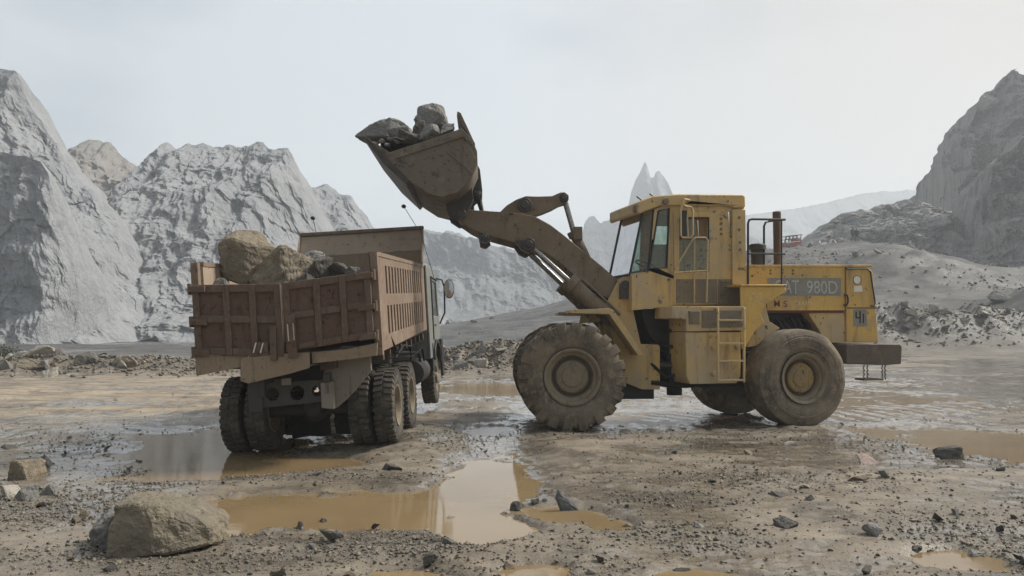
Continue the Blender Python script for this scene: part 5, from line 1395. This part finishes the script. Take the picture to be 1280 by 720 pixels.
# rest of the load, a heap under the rocks
def heap(name, cx, cy, cz, rx, ry, rz, seed, mat, label, fwd=(1, 0)):
    n = 46; a = np.linspace(0, 2 * np.pi, n, endpoint=False); rr = np.linspace(0, 1, 22)
    A, Q = np.meshgrid(a, rr)
    X = cx + rx * Q * np.cos(A); Y = cy + ry * Q * np.sin(A)
    Z = cz + rz * (1 - Q ** 2) + .09 * fbm(X * 4, Y * 4, 0, 5, seed) + .05 * ridged(X * 9, Y * 9, 0, 3, seed + 2)
    V = np.stack([X, Y, Z], -1).reshape(-1, 3)
    idx = np.arange(22 * n).reshape(22, n); nx_ = np.roll(idx, -1, 1)
    Fh = np.stack([idx[:-1], nx_[:-1], nx_[1:], idx[1:]], -1).reshape(-1, 4)
    o = np_mesh(name, V, Fh, mat, True); o.data.set_sharp_from_angle(angle=R(30))
    return tag(o, label, 'rubble', kind='stuff')
heap('rubble', -2.93, 12.6, 1.75, 1.02, 2.1, .55, 7, M['rock_grey'], 'broken stone filling the truck bed')
# bucket load
sl = [(-.50, -.05, -.12), (-.46, .1, -.06), (-.22, -.1, .08), (.05, .0, .22), (.18, -.1, .23), (.30, .05, .12), (.44, .0, -.16), (.2, -.2, -.16), (-.3, -.16, -.15), (-.45, .25, -.1), (0, .35, .15), (.3, .3, .05), (.3, .2, -.2), (-.3, .2, -.2)]
load_rock(478, 163, 14.1, 68, 40, 'rock_grey', 'long pointed slab jutting over the left lip of the loader bucket', 211, pts=sl, rough=.03)
load_rock(543, 158, 14.3, 46, 52, 'rock_grey', 'tall rounded grey rock at the back of the loader bucket', 212, cuts=4)
load_rock(519, 168, 13.75, 30, 34, 'rock_dark', 'dark rock between the slab and the tall rock in the bucket', 213, cuts=3)
load_rock(504, 166, 14.6, 26, 30, 'rock_grey', 'grey rock behind the slab in the bucket', 214, cuts=3)
for i, (x, y, Y, w_, h_, mt, lb) in enumerate(((497, 165, 13.6, 32, 26, 'rock_grey', 'grey rock between the pointed slab and the dark rock in the bucket'), (534, 168, 13.3, 34, 24, 'rock_grey', 'grey rock pressed against the near bucket rim below the tall rock'), (560, 164, 13.9, 22, 20, 'rock_grey', 'grey rock beside the spill guard at the back of the bucket'), (510, 173, 13.3, 32, 22, 'rock_dark', 'low dark rock at the middle of the near bucket rim'), (488, 158, 14.9, 30, 22, 'rock_pale', 'paler rock behind the pointed slab in the bucket'), (528, 156, 14.9, 26, 26, 'rock_grey', 'grey rock behind the tall rock in the bucket'))):
    load_rock(x, y, Y, w_, h_, mt, lb, 240 + i, cuts=3)
for i, (x, y, Y, s_) in enumerate(((478, 176, 13.5, 11), (488, 174, 13.45, 9), (495, 178, 13.4, 10), (470, 178, 13.45, 9), (503, 177, 13.5, 11), (484, 181, 13.35, 8), (491, 170, 13.7, 9))):
    o = load_rock(x, y, Y, s_, s_ * .7, 'rock_grey', 'small rubble lump at the near lip of the bucket', 220 + i, cuts=1); o['group'] = 'small rubble in the bucket'
bc_ = at_depth(520, 192, 14.4)
heap('rubble', bc_.x, bc_.y, bc_.z, .62, 1.15, .12, 17, M['rock_grey'], 'small broken stone filling the loader bucket')

# banks of broken rock: each larger piece its own thing -------------------
protos = {k: [] for k in ('rock_grey', 'rock_tan', 'rock_dark', 'rock_pale')}
for mi, k in enumerate(protos):
    for j in range(5):
        me = hull_mesh('rock', (1, .8, .62), 300 + mi * 10 + j, 13, 2, .05, .1); me.materials.append(M[k]); protos[k].append(me)
rng = random.Random(4)
def bank_rocks(n, x0, x1, yf, smin, smax, label, group, mats=('rock_grey', 'rock_grey', 'rock_tan', 'rock_dark', 'rock_pale')):
    P_ = []
    for i in range(n):
        x = rng.uniform(x0, x1); P_.append((x, yf(x)))
    zz = terrain(np.array([p[0] for p in P_]), np.array([p[1] for p in P_]))
    for (x, y), z in zip(P_, zz):
        s_ = smin + (smax - smin) * rng.random() ** 2.2
        k = rng.choice(mats)
        o = bpy.data.objects.new('rock', rng.choice(protos[k])); COL.objects.link(o)
        o.location = (x, y, z + .12 * s_); o.scale = (s_, s_ * rng.uniform(.7, 1.1), s_ * rng.uniform(.6, 1.1)); o.rotation_euler = (rng.uniform(-.4, .4), rng.uniform(-.4, .4), rng.uniform(0, 6.28))
        tag(o, label, 'rock', group)
bank_rocks(46, -20, -9.4, lambda x: 30.2 + rng.gauss(-.5, .75), .15, .62, 'broken rock in the rubble bank along the left of the quarry floor', 'rocks of the left rubble bank')
bank_rocks(52, -3.2, 2.4, lambda x: 30.2 + rng.gauss(-.4, .85), .14, .55, 'broken rock in the dark rubble bank seen between truck and loader', 'rocks of the middle rubble bank')
bank_rocks(66, 21, 44, lambda x: 51.2 + .1 * (x - 30) + rng.gauss(-.6, 1.3), .25, 1.1, 'broken grey rock in the rubble bank behind the loader counterweight', 'rocks of the right rubble bank', ('rock_grey', 'rock_grey', 'rock_dark', 'rock_grey', 'rock_pale'))
bank_rocks(14, 24, 46, lambda x: rng.choice((58.5, 59.5, 73, 75)) + rng.gauss(0, 1.2), .3, 1.2, 'grey rock on the rough ground below the right-hand road', 'rocks below the road', ('rock_grey', 'rock_dark', 'rock_grey'))
bank_rocks(14, -6, 16, lambda x: rng.uniform(55, 88), .2, .8, 'lone rock on the smooth grey ramp behind the loader arm', 'rocks on the grey ramp', ('rock_grey', 'rock_dark', 'rock_pale'))
bank_rocks(12, 44, 66, lambda x: rng.uniform(84, 97), .4, 1.8, 'fallen rock at the foot of the right-hand crag', 'rocks below the crag', ('rock_grey', 'rock_dark', 'rock_grey'))

# loose stones over the mud, each one its own thing ----------------------
nst = 0
while nst < 190:
    y = 4.9 * (15 / 4.9) ** rng.random(); x = rng.uniform(-.62, .66) * y
    g_ = float(gravel_mask(np.array([x]), np.array([y]))[0])
    if rng.random() > .35 + .65 * g_: continue
    z = th(x, y)
    if z < WATER_Z - .02 or (-4.2 < x < -1.2 and 10.3 < y < 17): continue
    s_ = .035 + .15 * rng.random() ** 3.5
    o = bpy.data.objects.new('stone', rng.choice(protos[rng.choice(('rock_grey', 'rock_dark', 'rock_dark', 'rock_tan'))])); COL.objects.link(o)
    o.location = (x, y, z + .08 * s_); o.scale = (s_, s_ * rng.uniform(.6, 1), s_ * rng.uniform(.3, .8)); o.rotation_euler = (rng.uniform(-.4, .4), rng.uniform(-.4, .4), rng.uniform(0, 6.28))
    tag(o, 'small loose stone scattered on the wet mud', 'stone', 'small loose stones on the mud'); nst += 1

# gravel ---------------------------------------------------------------
def scatter(name, label, xy, size, mats, seed, lift=.12):
    r_ = np.random.default_rng(seed)
    pr = []
    for j in range(10):
        me = hull_mesh('tmp', (1, .8, .6), 500 + j, 9, 0, 0, 0)
        V = np.array([v.co[:] for v in me.vertices]); me.calc_loop_triangles()
        T = np.array([t.vertices[:] for t in me.loop_triangles]); pr.append((V, T)); bpy.data.meshes.remove(me)
    z = terrain(xy[:, 0], xy[:, 1]); keep = z > WATER_Z - .022
    xy, z, size = xy[keep], z[keep], size[keep]
    VV, TT, o_ = [], [], 0
    pick = r_.integers(0, 10, len(xy)); an = r_.uniform(0, 6.28, len(xy)); ti = r_.uniform(-.5, .5, len(xy)); fl = r_.uniform(.5, 1.0, len(xy))
    for i in range(len(xy)):
        V, T = pr[pick[i]]; c, s = math.cos(an[i]), math.sin(an[i]); c2, s2 = math.cos(ti[i]), math.sin(ti[i])
        v = V * (size[i], size[i], size[i] * fl[i])
        v = np.stack([v[:, 0] * c2 + v[:, 2] * s2, v[:, 1], -v[:, 0] * s2 + v[:, 2] * c2], -1)
        v = np.stack([v[:, 0] * c - v[:, 1] * s, v[:, 0] * s + v[:, 1] * c, v[:, 2]], -1)
        VV.append(v + (xy[i, 0], xy[i, 1], z[i] + lift * size[i])); TT.append(T + o_); o_ += len(V)
    o = np_mesh(name, np.concatenate(VV), np.concatenate(TT), mats, False)
    return tag(o, label, 'gravel', kind='stuff')
m = NT('mixed_gravel')
isl = m.n('ShaderNodeNewGeometry').outputs['Random Per Island']
cr = m.n('ShaderNodeValToRGB', {0: isl}); e = cr.color_ramp.elements
e[0].position, e[0].color = 0, (.075, .068, .057, 1); e[1].position, e[1].color = 1, (.29, .24, .175, 1)
for p_, c_ in ((.3, (.125, .11, .09, 1)), (.55, (.18, .155, .12, 1)), (.85, (.2, .165, .12, 1))):
    q = e.new(p_); q.color = c_
M['gravel'] = m.bsdf(m.mix(m.math('MULTIPLY', m.noise(40, 4), .5), cr.outputs[0], (.09, .08, .065)), .7, spec=.4)
r_ = np.random.default_rng(8)
n = 230000
yy = 4.7 * (20 / 4.7) ** r_.random(n); xx = r_.uniform(-.70, .74, n) * yy
gd = (1 - .8 * sstep(11, 15, yy)) * np.clip(gravel_mask(xx, yy) * .95 + .10 + .30 * sstep(.05, .4, fbm(xx * .8, yy * .8, 11, 4, 91)), 0, 1)
k = r_.random(n) < gd
xy = np.stack([xx[k], yy[k]], -1); sz = (.007 + .034 * r_.random(len(xy)) ** 5) * (1 + .03 * xy[:, 1])
scatter('gravel', 'crushed stone scattered over the mud', xy, sz, M['gravel'], 3)
n = 16000
xx = r_.uniform(17, 62, n); yy = r_.uniform(53, 97, n); kk = r_.random(n) < sstep(-.1, .35, fbm(xx * .13, yy * .13, 2, 4, 95)) * .8 + .05
scatter('rubble', 'loose stone littering the slope below the right-hand road', np.stack([xx[kk], yy[kk]], -1), .06 + .42 * r_.random(int(kk.sum())) ** 4, M['gravel'], 6)
n = 9000
xx = np.concatenate([r_.uniform(-20, -9, n // 3), r_.uniform(-3.4, 2.6, n // 3)]); yy = 30.2 + r_.normal(-.45, 1.0, len(xx))
xr = r_.uniform(20, 46, n // 2); yr = 51.2 + .1 * (xr - 30) + r_.normal(-.4, 1.5, len(xr))
xy = np.stack([np.concatenate([xx, xr]), np.concatenate([yy, yr])], -1)
sz = np.concatenate([.05 + .16 * r_.random(len(xx)) ** 3, .07 + .3 * r_.random(len(xr)) ** 3])
scatter('rubble', 'small broken stone heaped in the rubble banks', xy, sz, M['gravel'], 5)

# ================================================================== SMALL DISTANT THINGS
def person(px, py, Y, h, mat, label, lean, seed):
    p = at_depth(px, py, Y); gz = th(p.x, Y); p.z = gz
    root = empty('person', p, (0, 0, lean)); tag(root, label, 'person')
    J = [(0, 0, .52), (0, 0, .66), (0, 0, .80), (0, 0, .86), (0, -.01, .93), (-.055, 0, .50), (-.065, .02, .27), (-.07, .03, .02), (.055, 0, .50), (.07, -.03, .27), (.075, -.01, .02), (-.115, 0, .80), (-.145, .01, .63), (-.14, -.03, .47), (.115, 0, .80), (.145, .01, .63), (.14, -.03, .47), (-.07, -.04, .005), (.075, -.08, .005)]
    E = [(0, 1), (1, 2), (2, 3), (3, 4), (0, 5), (5, 6), (6, 7), (0, 8), (8, 9), (9, 10), (2, 11), (11, 12), (12, 13), (2, 14), (14, 15), (15, 16), (7, 17), (10, 18)]
    rad = [.085, .085, .09, .035, .06, .06, .042, .028, .06, .042, .028, .042, .032, .022, .042, .032, .022, .025, .025]
    me = bpy.data.meshes.new('body'); me.from_pydata([Vector(j) * h for j in J], E, [])
    o = bpy.data.objects.new('body', me); COL.objects.link(o); o.parent = root
    sk = o.modifiers.new('skin', 'SKIN')
    for i, v in enumerate(me.skin_vertices[0].data): v.radius = (rad[i] * h, rad[i] * h * .8); v.use_root = i == 0
    ss = o.modifiers.new('sub', 'SUBSURF'); ss.levels = ss.render_levels = 1
    me.materials.append(M[mat])
    q = MB(); q.lathe([(-.02, .05), (.03, .058), (.06, .04), (.07, 0)], (0, .01, .945 * h), (0, 0, 1), 12); q.build('hair', M['black'], root)
M['cloth_dark'] = plain('dark_clothes', (.035, .032, .036), .9); M['cloth_brown'] = plain('brown_grey_clothes', (.06, .05, .05), .9)
person(1066.5, 308, 91, 1.68, 'cloth_dark', 'left person of the two standing on the far ramp, in dark clothes', .2, 1)
person(1071.2, 309, 91.3, 1.72, 'cloth_dark', 'right person of the two standing on the far ramp, in dark clothes', -.2, 2)
# red machine on the ramp
p = at_depth(989, 316, 98); gz = th(p.x, 98)
rm = empty('drill_truck', (p.x, 98, gz), (0, 0, .25)); tag(rm, 'small red machine with a dark cage on top parked on the far ramp', 'machine')
q = MB(); q.box((-1.1, -.6, .35), (1.1, .6, 1.0)); q.box((.3, -.6, 1.0), (1.1, .6, 1.5)); q.build('body', M['red'], rm, bevel=.06)
q = MB()
for i in range(5): q.tube([(-1.1 + .5 * i, -.5, 1.0), (-.9 + .5 * i, -.5, 1.75 + .06 * i)], .05, 6); q.tube([(-1.1 + .5 * i, .5, 1.0), (-.9 + .5 * i, .5, 1.75 + .06 * i)], .05, 6)
for y in (-.5, .5): q.tube([(-1.0, y, 1.75), (1.2, y, 2.0)], .06, 6); q.tube([(-1.1, y, 1.35), (1.1, y, 1.6)], .05, 6)
q.build('cage', M['black'], rm)
q = MB(); q.box((-1.0, -.62, 1.01), (.9, .3, 1.1), lambda x, y, z: (x, y, z + .12 * x)); q.build('boom', M['white'], rm, bevel=.02)
for (x, y) in ((-.75, -.62), (.75, -.62), (-.75, .62), (.75, .62)):
    q = MB(); q.lathe([(-.12, .2), (-.12, .38), (-.06, .42), (.06, .42), (.12, .38), (.12, .2), (.1, 0)], (x, y, .4), (0, 1, 0), 18); q.build('wheel', M['rubber'], rm)
# pale stones on the ramp
for i, (x, y, w_, h_, lb) in enumerate(((1024, 318, 6, 8, 'white upright stone on the far ramp beside the hood'), (1030, 327, 12, 5, 'white flat stone on the far ramp beside the hood'), (1044, 324, 6, 7, 'pale grey stone on the far ramp right of the white ones'), (1012, 320, 9, 8, 'dark stone on the far ramp right of the red machine'))):
    p = at_depth(x, y, 92); z = th(p.x, 92); k = .092
    me = hull_mesh('rock', (w_ * k, w_ * k * .8, h_ * k), 640 + i, 12, 2, .05, .2)
    tag(put('rock', me, M['white'] if i < 2 else M['rock_pale'] if i == 2 else M['rock_dark'], Vector((p.x, 92, z + h_ * k * .2))), lb, 'rock')
# shrubs
M['leaf'] = plain('dull_green_leaves', (.045, .06, .028), .8, var=.4)
M['stem'] = plain('shrub_stem', (.07, .055, .04), .9)
def shrub(px, py, Y, size, label, seed, group=None, z=None):
    p = at_depth(px, py, Y); r2 = random.Random(seed)
    gz = th(p.x, Y) if z is None else z
    root = empty('shrub', (p.x, Y, gz)); tag(root, label, 'shrub', group)
    s = MB(); f = MB()
    for i in range(9):
        e = Vector((r2.gauss(0, .35), r2.gauss(0, .35), r2.uniform(.5, 1.0))) * size
        s.tube([(0, 0, -.05), e * .5 + Vector((0, 0, .1 * size)), e], [.03 * size, .02 * size, .01 * size], 5)
        for k in range(38):
            c_ = e * r2.uniform(.45, 1.1) + Vector((r2.gauss(0, .12), r2.gauss(0, .12), r2.gauss(0, .10))) * size
            a = Vector((r2.gauss(0, 1), r2.gauss(0, 1), r2.gauss(0, .6))).normalized() * .06 * size; b = a.cross(Vector((r2.random(), r2.random(), 1))).normalized() * .035 * size
            f.add([c_ - a, c_ + b, c_ + a, c_ - b], [(0, 1, 2, 3)])
    s.build('stem', M['stem'], root); f.build('foliage', M['leaf'], root, smooth=0)
shrub(2, 457, 31, .75, 'low green shrub on the rubble bank at the left edge', 5)
